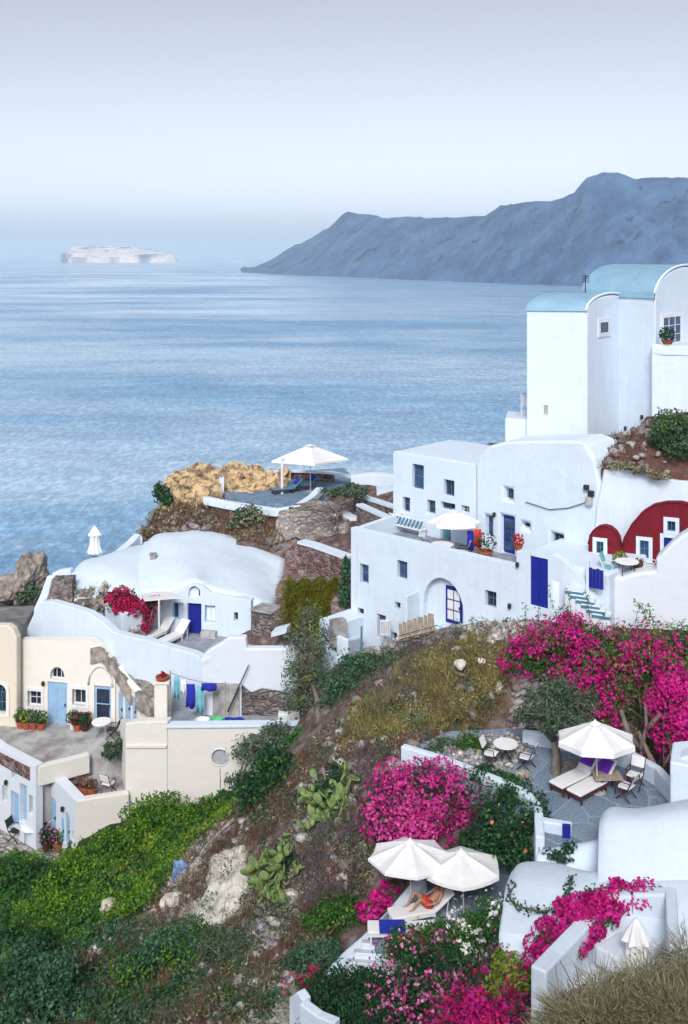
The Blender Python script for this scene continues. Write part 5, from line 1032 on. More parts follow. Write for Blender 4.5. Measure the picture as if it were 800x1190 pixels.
# ---- laundry
y0, y1 = P(198, 782, 48.8), P(262, 795, 48.7)
lp = thing('clothes_line', 'drooping washing line strung across the laundry yard', 'line', y0); MB().tube([y0, (y0*2+y1)/3-V((0, 0, .12)), (y0+2*y1)/3-V((0, 0, .12)), y1], .012, 5).build('rope', 'dark', lp)
for q in (y0, y1): MB().tube([V((q.x, q.y, -22.15)), q+V((0, 0, .1))], .035, 6).build('post', 'palewood', lp)
def cloth(name, label, x0, yy0, x1, yy1, d, m, rot=0):
    a, b = P(x0, yy0, d), P(x1, yy0, d+rot); h = a.z-P(x0, yy1, d).z; N = 8; mb = MB(); vs = []
    for i in range(N+1):
        f = i/N; p = a.lerp(b, f); wv = .05*math.sin(f*9)
        for j in range(4): vs.append((p.x+.02*math.sin(j*2+f*5), p.y+wv*(.4+j*.3), p.z-h*j/3*(1-.05*math.sin(f*7))))
    mb.add(vs, [(i*4+j, i*4+j+1, i*4+j+5, i*4+j+4) for i in range(N) for j in range(3)]); o = mb.build(name, m, None, smooth=True); s_ = o.modifiers.new('Solidify', 'SOLIDIFY'); s_.thickness = .015
    return tag(o, label, 'laundry', 'washing on the line')
cloth('towel', 'turquoise towel hanging at the left end of the washing line', 202, 786, 209, 812, 48.75, 'cyan'); cloth('towel', 'white cloth hanging between turquoise and blue washing', 210, 790, 216, 807, 48.75, 'fabric')
cloth('bed_sheet', 'large bright blue sheet hanging on the washing line', 216.5, 795, 227, 823, 48.7, 'navy'); cloth('shirt', 'pale teal shirt hanging right of the blue sheet', 228.5, 797, 237, 829, 48.7, 'cyan'); cloth('blanket', 'dark blue folded blanket hanging at the right of the line', 234, 794, 252, 803, 48.6, 'navy')
def basin(label, px, py, r, m): t = local(thing('basin', label, 'basin', Zat(px, py, -22.15), 0, 'washing basins')); MB().lathe([(0, .02), (r*.7, .02), (r, .28), (r*1.08, .28), (r*1.0, .32), (r*.72, 0), (0, 0)], 16).build('bowl', m, t); MB().tube([(r*1.02*math.cos(2*PI*i/16), r*1.02*math.sin(2*PI*i/16), .29) for i in range(17)], .025, 5).build('rim', m, t)
for lb, x, m_ in [('white washing basin standing on the yard wall edge', 235, 'fabric'), ('green washing basin in the laundry yard', 252, 'greenc'), ('blue washing basin next to the green one', 266, 'navy'), ('blue washing basin at the right of the row', 277, 'navy')]: basin(lb, x, 844.5, .36 if m_ != 'navy' else .28, m_)
cloth('towel', 'red cloth hanging beside the blue door on the upper terrace', 551, 615, 560, 636, 49.6, 'redc'); cloth('curtain', 'dark blue curtain hanging in the small porch of the upper terrace', 543, 617, 551, 640, 49.9, 'navy')
# ---- odds and ends
cb = thing('cable', 'thin dark cable sagging along the vaulted house wall to the meters', 'cable', B.at(612, 590)); MB().tube([B.at(612, 583)+B.N*.08, B.at(640, 592)+B.N*.08, B.at(662, 590)+B.N*.08, B.at(684, 583)+B.N*.1], .022, 4).build('wire', 'dark', cb)
for lb, x, y in [('dark lounger on the cliff terrace, left of the square parasol pole', 333, 573), ('dark lounger on the cliff terrace behind the square parasol pole', 352, 569)]: q = PZ(x, y, -16.65); lounger(lb, V((q.x, q.y, -16.65)), .4, 'navy', 'teal', 'wood')
fp = thing('flag_post', 'plain white post beside the square parasol on the cliff terrace', 'post', PZ(328, 574, -16.65)); q = PZ(328, 574, -16.65); MB().tube([q, q+V((0, 0, 2.4))], .09, 7).build('shaft', 'frame', fp); MB().box(q+V((0, 0, 2.44)), (.26, .26, .09)).build('cap', 'frame', fp)

an = thing('tv_antenna', 'spiky television antenna beside the blue vault', 'antenna', P(681, 332, 56)); MB().tube([P(680.5, 346, 56), P(681, 319, 56)], .03, 5).build('mast', 'dark', an)
mb = MB()
for k in range(4): mb.tube([P(677, 320+2.2*k, 56.3), P(685.5, 321.5+2.2*k, 55.7)], .02, 4)
mb.build('aerial', 'dark', an)
pi_ = thing('drain_pipe', 'grey drain pipes running down the slope to a blue sheet', 'pipe', P(250, 975, 43))
def gpath(pts, up): return [G(*p)+V((0, 0, up)) for p in pts]
dw = thing('deck_board', 'bleached plank leaning by the leaning tree', 'plank', P(372, 832, 47)); MB().tube([P(355, 845, 46.6), P(373, 812, 47.3)], .09, 5).build('board', 'palewood', dw)
wb = thing('white_bench', 'low white bench wall beside the laundry yard', 'bench', P(335, 838, 48.3)); MB().box(P(336, 832, 48.4), (1.0, .4, .35)).build('seat', 'frame', wb, bevel=.03); MB().box(P(327, 838, 48.4), (.12, .4, .5)).build('leg', 'frame', wb); MB().box(P(345, 838, 48.4), (.12, .4, .5)).build('leg', 'frame', wb)
fnc = thing('plank_fence', 'low broken reddish plank fence on the slope edge under the arched porch', 'fence', P(485, 738, 46.4))
for k in range(10):
    f = k/9; p = P(466+37*f, 741-11*f, 46.9-.9*f); MB().box(p+V((0, 0, .25)), (.15, .05, .75+.08*(k % 3)), A.u.angle_signed(V((1, 0)))*-0+math.atan2(A.u.y, A.u.x), 0, .08*((k*7) % 3-1)).build('plank', 'palewood', fnc)
for k in range(2): MB().tube([P(464, 738+5*k, 46.85), P(505, 727+5*k, 45.9)], .03, 4).build('rail', 'palewood', fnc)
# ================================================================== PLANTS, ROCKS, GROUND COVER
def stonecols(name, cols, rough=.95):
    m, n = nt(name); L = n.links; g = nd(n, 'ShaderNodeNewGeometry'); tc = nd(n, 'ShaderNodeTexCoord')
    z = nd(n, 'ShaderNodeTexNoise', i_Scale=9., i_Detail=6); L.new(tc.outputs['Object'], z.inputs['Vector'])
    k = len(cols)-1; r = ramp(n, [(i/k, c) for i, c in enumerate(cols)], g.outputs['Random Per Island'])
    hr = ramp(n, [(.3, (.5, .5, .5)), (.7, (1.2, 1.2, 1.2))], z.outputs[0])
    mu = nd(n, 'ShaderNodeMix', data_type='RGBA', blend_type='MULTIPLY'); mu.inputs[0].default_value = 1; L.new(r.outputs[0], mu.inputs[6]); L.new(hr.outputs[0], mu.inputs[7])
    b = nd(n, 'ShaderNodeBsdfPrincipled', i_Roughness=rough); L.new(mu.outputs[2], b.inputs['Base Color'])
    bp = nd(n, 'ShaderNodeBump', i_Strength=.8, i_Distance=.05); L.new(z.outputs[0], bp.inputs['Height']); L.new(bp.outputs[0], b.inputs['Normal'])
    o = nd(n, 'ShaderNodeOutputMaterial'); L.new(b.outputs[0], o.inputs[0]); return m
M['st_grey'] = stonecols('grey_field_stones', [(.10, .09, .10), (.26, .24, .25), (.45, .43, .43), (.17, .13, .13), (.36, .33, .33)])
M['st_pale'] = stonecols('pale_field_stones', [(.50, .48, .46), (.26, .24, .24), (.66, .64, .63), (.16, .14, .14), (.36, .34, .33)])
M['st_red'] = stonecols('mixed_lava_stones', [(.28, .07, .09), (.45, .42, .46), (.16, .14, .20), (.62, .58, .60), (.20, .07, .09), (.30, .27, .33)])
def blobpts(blobs, n, rng, shell=.5, sub=7, squash=1.):
    """points through clumps within clumps; blobs are (px, py, depth, rx_px, ry_px[, depth radius])"""
    vol = np.array([b[3]*b[4] for b in blobs], float); vol /= vol.sum(); P_, D_2 = [], []
    for b, w in zip(blobs, vol):
        k = max(8, int(n*w)); c = np.array(P(b[0], b[1], b[2])); s = b[2]/F; R = np.array([b[3]*s, (b[5] if len(b) > 5 else .8*b[3]*s), b[4]*s])
        q, _ = ball((0, 0, 0), (1, 1, 1), sub, rng, .35); rr = rng.uniform(.34, .55, sub); q *= (1-rr*.75)[:, None]
        ch = rng.integers(0, sub, k); d = rng.normal(0, 1, (k, 3)); d /= np.linalg.norm(d, axis=1)[:, None]; rad = rng.uniform(shell**2, 1.06, k)**.5
        p = q[ch]+d*(rad*rr[ch])[:, None]; out = p/(np.linalg.norm(p, axis=1)[:, None]+1e-6)
        P_.append(c+p*R*1.24); dd = d*.6+out*.5+np.array([0, 0, .25]); D_2.append(dd/np.linalg.norm(dd, axis=1)[:, None])
    return np.concatenate(P_), np.concatenate(D_2)
def plant(name, label, cat, blobs, leaf, n, size, flowers=(), stems=4, base=None, asp=.5, group=None, seed=0, shell=.45, sub=7, bark='bark', thick=.05, second=None, sprays=0):
    rng = np.random.default_rng(seed+abs(sum(map(ord, label))) % 9973)
    b0 = max(blobs, key=lambda b: b[1]+b[4]); root = V(base) if base else P(b0[0], b0[1]+b0[4]*.9, b0[2])
    t = thing(name, label, cat, root, 0, group)
    p, d = blobpts(blobs, n, rng, shell, sub)
    np_mesh('foliage', cards(p, d, size, rng, asp), 4, leaf, t)
    if second: p2, d2 = blobpts(blobs, second[1], rng, .85, sub); np_mesh('leaves', cards(p2, d2, size, rng, asp), 4, second[0], t)
    for fm, fn, fs, thr in flowers:
        p3, d3 = blobpts(blobs, int(fn*1.0/(1-thr*.9)), rng, .86, sub+3)
        nz = vnoise(p3*1.5, seed+3)*.6+vnoise(p3*4.1, seed+6)*.4; k = nz > np.quantile(nz, thr); p3 = p3[k]+d3[k]*size*.35; d3 = d3[k]
        np_mesh('blossoms', cards(p3, d3, fs, rng, .85, .7), 4, fm, t)
    st = MB()
    for i in range(stems):
        b = blobs[i % len(blobs)]; c = P(b[0]+rng.uniform(-.4, .4)*b[3], b[1]+rng.uniform(-.5, .2)*b[4], b[2])
        m_ = (root*.55+c*.45)+V(tuple(rng.normal(0, .12, 3))); st.tube([root+V(tuple(rng.normal(0, .04, 3))), m_, c], [thick, thick*.7, thick*.3], 6)
    if stems: st.build('stem', bark, t, smooth=True)
    if sprays:
        sp, lf = MB(), []
        for i in range(sprays):
            b = blobs[rng.integers(len(blobs))]; q = np.array(P(b[0]+rng.uniform(-.9, .9)*b[3], b[1]-b[4]*.8, b[2])); u = np.array([rng.normal(0, .35), rng.normal(0, .2), 1]); L_ = rng.uniform(.7, 1.6)
            path = [q+u*L_*f+np.array([.25*u[0]*f*f, 0, -.25*f*f]) for f in np.linspace(0, 1, 6)]; sp.tube([V(tuple(x)) for x in path], [.015, .014, .012, .010, .008, .005], 4)
            for x in path[1:]: lf += [x+rng.normal(0, .06, 3) for _ in range(5)]
        sp.build('shoot', 'bark', t)['kind'] = 'stuff'; lf = np.array(lf); np_mesh('shoot_leaves', cards(lf, rng.normal(0, 1, lf.shape), size*.9, rng, .5), 4, leaf, t)
    return t
# ---- bougainvilleas
plant('bougainvillea', 'big rounded pink bougainvillea bush left of the green shrub, above the parasols', 'bush',
      [(470, 925, 37.6, 40, 34), (512, 928, 37.4, 42, 34), (448, 950, 37.4, 25, 30), (490, 955, 37.2, 40, 28), (535, 935, 37.6, 24, 30), (475, 962, 37.0, 40, 22)], M['lf_dark'], 5200, .13, [(M['pink'], 9500, .125, .12), (M['magenta'], 2500, .12, .3)], 7, P(488, 990, 37.2), seed=1, sub=12)
plant('bougainvillea', 'sprawling magenta bougainvillea on the bank under the blue door, left half', 'bush',
      [(640, 748, 42.6, 38, 26), (610, 765, 42.4, 30, 17), (668, 740, 42.6, 32, 26), (690, 765, 42.2, 30, 30), (655, 780, 42, 34, 20), (692, 800, 41.8, 26, 26)], M['lf_green'], 5200, .13, [(M['magenta'], 8200, .12, .38)], 3, P(668, 830, 41.8), seed=2, sub=10, sprays=14)
plant('bougainvillea', 'taller bougainvillea with yellow green leaves and magenta patches by the white wall', 'bush',
      [(725, 750, 42.0, 32, 28), (765, 755, 41.6, 34, 28), (800, 750, 41.2, 30, 26), (735, 785, 41.8, 34, 28), (722, 820, 41.6, 30, 32), (775, 790, 41.2, 32, 26), (715, 848, 40.8, 22, 20), (765, 855, 40, 20, 20)], M['lf_green'], 5000, .13, [(M['magenta'], 4600, .12, .5)], 3, P(752, 865, 40.6), seed=3, sub=10, sprays=18, second=(M['lf_yel'], 2600))
plant('bougainvillea', 'hanging magenta bougainvillea curtain at the right edge over the terrace', 'bush',
      [(785, 800, 39.4, 26, 30), (775, 840, 38.8, 20, 26), (797, 850, 38.6, 26, 36), (757, 818, 39.2, 14, 16)], M['lf_green'], 1800, .13, [(M['magenta'], 7000, .125, .12)], 2, P(772, 895, 38.2), seed=4, sub=9, thick=.07)
plant('bougainvillea', 'band of vivid magenta bougainvillea draped along the white ramp wall', 'bush',
      [(752, 1040, 29.2, 20, 13), (722, 1042, 29.4, 22, 13), (695, 1045, 29.4, 22, 15), (672, 1062, 29, 24, 18), (700, 1062, 28.8, 20, 14), (655, 1085, 28.6, 26, 16), (685, 1082, 28.5, 18, 14), (640, 1108, 28.2, 26, 17), (660, 1105, 28, 18, 14), (640, 1128, 27.6, 16, 10)], M['lf_green'], 2200, .11, [(M['magenta'], 11000, .105, .08)], 6, P(640, 1160, 27.8), seed=5, sub=8)
plant('bougainvillea', 'dark red bougainvillea shrub in the white planter of the cave house', 'bush', [(143, 698, 56.4, 17, 14), (152, 705, 56.2, 14, 10), (135, 706, 56, 10, 9)], M['lf_dark'], 700, .18, [(M['crimson'], 2400, .16, .1)], 4, P(142, 718, 56.2), seed=6)
plant('bougainvillea', 'small bougainvillea climbing the awning post of the cave house', 'bush', [(171, 712, 56, 7, 14), (180, 700, 55.8, 9, 5), (170, 728, 55.8, 6, 6)], M['lf_dark'], 500, .16, [(M['crimson'], 700, .14, .25)], 3, P(171, 738, 55.8), seed=7)
plant('bougainvillea', 'strip of magenta flowers outside the edge wall of the sun terrace', 'bush', [(440, 1046, 35.2, 12, 9), (428, 1058, 35, 12, 8), (455, 1030, 35.9, 10, 9)], M['lf_green'], 500, .12, [(M['magenta'], 1300, .12, .2)], 3, seed=8)
plant('bougainvillea', 'low magenta bougainvillea and red leaves at the bottom edge beside the dry bush', 'bush', [(560, 1160, 29.2, 32, 22), (600, 1165, 28.5, 26, 22), (530, 1178, 29.4, 26, 14), (580, 1185, 28, 36, 14)], M['lf_dark'], 1800, .11, [(M['magenta'], 3200, .105, .25), (M['crimson'], 900, .1, .4)], 5, P(565, 1195, 28.8), seed=9)
# ---- flowering bushes by the lower terrace
plant('flowering_shrub', 'dark green rose shrub with sparse coral blossoms between pink bush and terrace', 'shrub', [(585, 930, 36.8, 30, 30), (610, 945, 36.2, 26, 28), (575, 960, 36.4, 30, 30), (612, 975, 35.4, 24, 26), (560, 905, 37.6, 20, 16), (600, 990, 35.2, 30, 18), (622, 948, 35.0, 16, 20), (600, 922, 36.4, 22, 16), (550, 985, 36.2, 22, 20)], M['lf_dark'], 9000, .14, [(M['coral'], 60, .16, .5)], 6, P(590, 1010, 36), seed=11, sub=12, second=(M['lf_green'], 1300))
plant('flowering_shrub', 'leafy shrub dotted with white blossoms in front of the vault end', 'shrub', [(560, 1062, 32, 34, 20), (545, 1085, 31.8, 28, 22), (585, 1070, 31.4, 24, 24), (535, 1105, 31.4, 26, 18)], M['lf_green'], 4200, .12, [(M['whitefl'], 420, .14, .5)], 5, P(560, 1135, 31.6), seed=12, sub=10)
plant('flowering_shrub', 'dark shrub with rosy blossoms left of the magenta band', 'shrub', [(605, 1080, 30.4, 28, 24), (630, 1075, 30.2, 20, 20), (595, 1110, 30, 26, 22), (618, 1118, 29.6, 22, 18)], M['lf_dark'], 3800, .12, [(M['pink'], 420, .13, .5)], 5, P(605, 1145, 30), seed=13, sub=10)
plant('flowering_shrub', 'shrub with few purple pink blossoms right beside the sunbather', 'shrub', [(490, 1088, 33, 30, 10), (520, 1082, 32.8, 22, 13), (462, 1098, 32.8, 14, 12), (485, 1102, 32.4, 30, 13)], M['lf_green'], 3000, .12, [(M['palepink'], 150, .13, .5), (M['magenta'], 160, .12, .5), (M['whitefl'], 60, .13, .5)], 5, P(488, 1115, 32.8), seed=14, sub=9)
plant('oleander', 'large oleander with clusters of pale pink flowers at the bottom centre', 'shrub', [(470, 1125, 31, 36, 26), (505, 1115, 31, 32, 22), (455, 1160, 30.4, 32, 28), (500, 1155, 30, 36, 28), (530, 1140, 30.4, 24, 26), (480, 1185, 29.6, 46, 18)], M['lf_dark'], 6500, .13, [(M['palepink'], 650, .12, .6), (M['pink'], 500, .11, .65)], 7, P(490, 1215, 30), seed=15, sub=11, asp=.32, second=(M['lf_green'], 1200))
plant('dark_bush', 'dense dark green bush at the bottom, left of the oleander', 'bush', [(395, 1150, 31, 34, 26), (420, 1175, 30.4, 30, 22), (372, 1168, 30.8, 22, 20), (400, 1185, 30, 44, 16), (425, 1140, 31.2, 22, 20)], M['lf_dark'], 6500, .12, [], 5, P(400, 1215, 30.6), seed=16, sub=11)
plant('yellow_shrub', 'yellow green leafy shrub between the pink flowers and the dry bush', 'shrub', [(590, 1120, 29, 18, 20), (610, 1135, 28.6, 24, 18), (580, 1145, 28.8, 16, 14), (628, 1138, 28.2, 12, 12)], M['lf_yel'], 1500, .14, [(M['magenta'], 160, .11, .5)], 5, P(600, 1165, 28.6), seed=17, sub=9, second=(M['lf_bright'], 700))
plant('red_shrub', 'reddish leaved low shrub at the foot of the white edge wall', 'shrub', [(368, 1140, 32.2, 14, 10), (352, 1146, 32, 10, 8)], M['lf_green'], 350, .13, [(M['crimson'], 450, .12, .2)], 3, seed=18)
# ---- green shrubs on the slope
for i, (lb, blobs, m_, n, s, sec) in enumerate([
    ('tall dense dark green bush left of the prickly pear, under the round window', [(318, 905, 43, 32, 28), (300, 925, 42.6, 26, 28), (335, 925, 42.4, 26, 30), (315, 945, 42, 36, 18), (320, 890, 43.2, 26, 16)], 'lf_dark', 7500, .16, ('lf_green', 1900)),
    ('light green bush beside the white edge wall of the sun terrace', [(385, 1065, 35.6, 24, 20), (405, 1060, 35.4, 18, 18), (365, 1080, 35.2, 16, 16)], 'lf_green', 3200, .13, ('lf_bright', 500)),
    ('blue green bush lower down beside the white edge wall', [(362, 1110, 33.4, 22, 18), (345, 1118, 33.4, 16, 14), (380, 1105, 33.4, 14, 14)], 'lf_blue', 2600, .12, ('lf_grey', 500)),
    ('small round green shrub on the back of the garden terrace', [(548, 866, 40.2, 18, 14), (538, 870, 40, 12, 9), (558, 870, 40, 11, 9)], 'lf_green', 2200, .12, ('lf_bright', 300)),
    ('broad grey green bush in front of the leaning tree', [(405, 785, 46.4, 30, 22), (430, 775, 46.2, 24, 18), (395, 810, 46, 26, 22), (420, 805, 45.6, 28, 22), (450, 765, 46, 20, 12)], 'lf_blue', 5600, .15, ('lf_olive', 1800)),
    ('round green shrub on top of the brown bank beside the tower', [(782, 498, 47.6, 24, 20), (768, 510, 47.6, 14, 12), (802, 495, 47.4, 22, 22), (792, 520, 47, 22, 13)], 'lf_olive', 3900, .16, ('lf_green', 1500)),
    ('pale leaved creeper bush spreading over the wall top right of the round window', [(305, 862, 46.4, 26, 12), (325, 852, 46.6, 20, 10), (285, 872, 46.3, 18, 12), (275, 908, 46, 12, 10)], 'lf_grey', 1500, .17, ('lf_olive', 500)),
    ('dark shrub clinging to the seaward face of the yellow rock', [(188, 572, 70, 9, 12), (193, 582, 69.6, 9, 9)], 'lf_dark', 900, .25, ('lf_olive', 200)),
    ('olive green scrub on the brown slope below the yellow rock', [(292, 600, 67.5, 18, 11), (280, 608, 67.2, 14, 8)], 'lf_olive', 1100, .25, ('dryolive', 500)),
    ('grey green shrub on the coastal rock at the far left', [(36, 688, 60.2, 14, 9), (26, 693, 60, 9, 6)], 'lf_olive', 700, .22, None),
    ('climbing shrub at the left corner of the broad white house', [(402, 668, 53.2, 6, 20), (400, 690, 53, 7, 14)], 'lf_blue', 900, .2, None),
    ('green shrub growing out of the corner of the old terrace', [(132, 866, 49.4, 10, 13), (126, 874, 49.2, 9, 9)], 'lf_olive', 800, .17, None),
    ('low dry scrub along the top of the white retaining wall', [(722, 541, 46.6, 14, 5, .4), (745, 546, 46.5, 12, 5, .4), (768, 552, 46.3, 12, 6, .4)], 'dryolive', 700, .14, ('lf_olive', 120)), ('brown dry scrub at the crest of the bank by the tower foot', [(735, 514, 49.4, 16, 5, .5), (715, 521, 48.9, 10, 5, .5), (752, 522, 48.2, 14, 7, .5)], 'dry', 900, .15, ('lf_olive', 120)),
    ('small shrub at the foot of the tree near the laundry yard', [(352, 855, 45.6, 14, 12), (340, 862, 45.4, 12, 10)], 'lf_green', 900, .15, None)]):
    plant('shrub', lb, 'shrub', blobs, M[m_], n, s, [], 4, None, .5, 'shrubs on the slope', 30+i, sub=10, second=(M[sec[0]], sec[1]) if sec else None)
# bushes of the green slope
gb = [('bright green bush under the corner of the lower room', [(190, 940, 45.8, 30, 18), (165, 950, 45.6, 24, 16), (215, 950, 45.6, 26, 14)], 'lf_bright', 3600), ('mid green bush growing against the beige wall foot', [(240, 945, 46, 24, 13), (262, 932, 46, 18, 9)], 'lf_green', 1800),
      ('bushy dark green clump at the left edge below the yard', [(20, 1015, 44, 34, 22), (50, 1025, 43.4, 24, 20)], 'lf_green', 3600), ('bright yellow green clump in the middle of the green slope', [(105, 1005, 44, 34, 20), (135, 985, 44.4, 28, 18), (80, 1030, 42.8, 34, 18)], 'lf_bright', 5200),
      ('yellowish clump at the lower edge of the green slope', [(60, 1060, 41, 40, 18), (110, 1050, 41.4, 34, 16), (155, 1035, 42, 30, 16)], 'lf_bright', 4800), ('dark bush in the very bottom left corner', [(30, 1140, 35.6, 46, 34), (80, 1150, 35, 44, 34), (50, 1175, 34, 60, 22)], 'lf_blue', 7000),
      ('dark green bush at the left edge under the bright clump', [(10, 1090, 38.5, 26, 22), (40, 1100, 38, 24, 18)], 'lf_dark', 2600), ('dull green bush at the bottom left of the small bare tree', [(190, 1110, 36, 34, 18), (165, 1130, 35, 30, 22), (215, 1125, 35.2, 24, 16)], 'lf_blue', 4200),
      ('dark low bush at the bottom edge under the small tree', [(240, 1150, 34, 40, 16), (280, 1140, 34.4, 24, 12)], 'lf_blue', 2600), ('dull green bush at the bottom edge left of the gravel path', [(190, 1175, 33, 40, 16), (130, 1175, 33.4, 34, 20)], 'lf_olive', 2600)]
for i, (lb, blobs, m_, n) in enumerate(gb): plant('bush', lb, 'bush', blobs, M[m_], n, .15, [], 3, None, .55, 'bushes of the green slope', 60+i, sub=10, second=(M[['lf_green', 'lf_bright', 'lf_dark'][i % 3]], n//4))
# ---- prickly pears
def cactus(label, px, py, d, Rpx, Hpx, n, seed):
    rng = np.random.default_rng(seed); root = G(px, py)-V((0, 0, .1)); d = root.y; t = thing('prickly_pear', label, 'cactus', root, 0, 'prickly pears'); s = d/F; mb = MB()
    ends = [(np.array(root)+rng.normal(0, .25, 3)*np.array([1, 1, .2]), np.array([rng.normal(0, .5), rng.normal(-.15, .4), 1.])) for _ in range(7)]
    for k in range(n):
        i = rng.integers(len(ends)); q, u = ends[i]; u = u+rng.normal(0, .75, 3); u = u/np.linalg.norm(u); L_ = rng.uniform(.30, .48); w = L_*.5
        c = q+u*L_*.5; a = np.cross(u, rng.normal(0, 1, 3)); a /= np.linalg.norm(a); b = np.cross(u, a); o = len(mb.v); S_, R_ = 8, 5
        for r in range(R_+1):
            th = PI*r/R_
            for j in range(S_): ph = 2*PI*j/S_; mb.v.append(tuple(c-u*math.cos(th)*L_*.5+a*math.sin(th)**.8*math.cos(ph)*w*.78+b*math.sin(th)*math.sin(ph)*.05))
        for r in range(R_):
            for j in range(S_): mb.f.append((o+r*S_+j, o+r*S_+(j+1) % S_, o+(r+1)*S_+(j+1) % S_, o+(r+1)*S_+j))
        e = q+u*L_*.95; off = (e-np.array(root))/np.array([Rpx*s, Rpx*s, Hpx*s])
        if np.linalg.norm(off) < 1: ends.append((e, u+rng.normal(0, .6, 3)+np.array([0, -.1, .05])))
    mb.build('pads', 'cactus', t, smooth=True)
    p, dd = blobpts([(px, py-Hpx*.35, d+.2, Rpx*.7, Hpx*.4)], 900, rng, .1); np_mesh('undergrowth', cards(p, dd, .15, rng, .4), 4, M['lf_dark'], t)
cactus('prickly pear with pale upright pads right of the tall dark bush', 384, 945, 41, 34, 74, 230, 3)
cactus('prickly pear clump above the pale rock face', 322, 1034, 38, 32, 66, 200, 7)
# ---- trees
def tree(name, label, base, limbs, blobs, leaf, n, size, seed, r=.16, second=None, asp=.4, sub=10, shell=.3):
    rng = np.random.default_rng(seed); t = thing(name, label, 'tree', base); tr = MB(); top = V(limbs[0])
    tr.tube([base-V((0, 0, .2)), base.lerp(top, .5)+V((.08, 0, 0)), top], [r*1.3, r, r*.8], 8)
    for q in limbs[1:]:
        q = V(q); tr.tube([top, top.lerp(q, .5)+V(tuple(rng.normal(0, .12, 3))), q], [r*.7, r*.45, r*.2], 6)
        for k in range(3): tr.tube([top.lerp(q, .5+.15*k), top.lerp(q, .8)+V(tuple(rng.normal(0, .45, 3)))+V((0, 0, .3))], [r*.25, r*.08], 4)
    tr.build('trunk', 'bark', t, smooth=True); p, d = blobpts(blobs, n, rng, shell, sub); np_mesh('crown', cards(p, d, size, rng, asp), 4, leaf, t)
    if second: p, d = blobpts(blobs, second[1], rng, .8, sub); np_mesh('crown_tips', cards(p, d, size, rng, asp), 4, second[0], t)
tree('olive_tree', 'grey green olive tree with forked trunk at the back of the garden terrace', PZ(645, 900, zF), [P(645, 862, 38.7), P(622, 830, 39.2), P(650, 822, 38.6), P(675, 835, 38.4), P(636, 815, 38.2)], [(655, 808, 38.8, 26, 18), (632, 815, 38.8, 22, 18), (676, 820, 38.6, 20, 20), (612, 832, 39, 14, 14), (645, 835, 38.3, 26, 16), (672, 842, 38.2, 18, 12)], M['lf_olive'], 4200, .13, 5, .17, (M['lf_grey'], 1300))
tree('slender_tree', 'light leafy tree leaning before the stone walls left of the broad white house', G(372, 838), [P(362, 790, 47.6), P(350, 750, 48), P(372, 740, 47.6), P(345, 790, 47.6), P(358, 710, 48.4)], [(358, 725, 48.6, 18, 26), (350, 752, 48, 20, 20), (372, 748, 47.6, 16, 18), (346, 785, 47.6, 20, 20), (366, 782, 47.2, 18, 20), (345, 812, 47.2, 18, 14), (362, 815, 46.8, 18, 12)], M['lf_grey'], 4200, .15, 8, .12, (M['lf_yel'], 900))
tree('umbrella_pine', 'flat crowned wind bent tree over bare branches in front of the pale stonework', P(392, 612, 64.6), [P(396, 588, 65), P(380, 575, 65.2), P(402, 572, 65), P(420, 572, 64.6)], [(388, 572, 65.2, 14, 6), (405, 570, 65, 16, 7), (420, 574, 64.6, 11, 6)], M['lf_olive'], 1500, .22, 11, .12)
tree('small_tree', 'small pale stemmed tree with thin twigs on the lower slope', G(256, 1128), [P(257, 1112, 35), P(240, 1098, 35), P(252, 1092, 35), P(268, 1095, 34.8), P(278, 1104, 34.6)], [(256, 1098, 35, 26, 12), (275, 1106, 34.6, 16, 9), (238, 1104, 35, 14, 9)], M['lf_olive'], 800, .11, 13, .07)
bb = MB(); rng = np.random.default_rng(21)
for k in range(26):
    q = np.array(P(rng.uniform(385, 402), rng.uniform(588, 612), 64.2)); e = np.array(P(rng.uniform(335, 395), rng.uniform(585, 628), 63.6)); m_ = (q+e)/2+rng.normal(0, .35, 3); bb.tube([V(tuple(x)) for x in catmull([q, m_, e], 4)], .035, 4)
tb = thing('bare_bush', 'tangle of bare grey branches against the pale stonework', 'bush', P(392, 614, 64.2)); bb.build('branches', 'bark', tb)
# bare flowering trunk at right of the garden terrace
tr_ = thing('bare_tree', 'bare forked trunk rising behind the parasol under the magenta curtain', 'tree', P(748, 890, 38.8)); mb = MB()
for a in [[(748, 892, 38.8), (744, 870, 39), (752, 845, 39), (750, 815, 39.2)], [(744, 872, 39), (730, 850, 39), (722, 825, 39.4)], [(752, 848, 39), (768, 830, 38.8)], [(765, 898, 38.2), (752, 872, 38.8), (742, 850, 39.2)]]: mb.tube([P(*q) for q in a], [.12, .1, .08, .05][:len(a)], 6)
mb.build('limbs', 'bark', tr_, smooth=True)
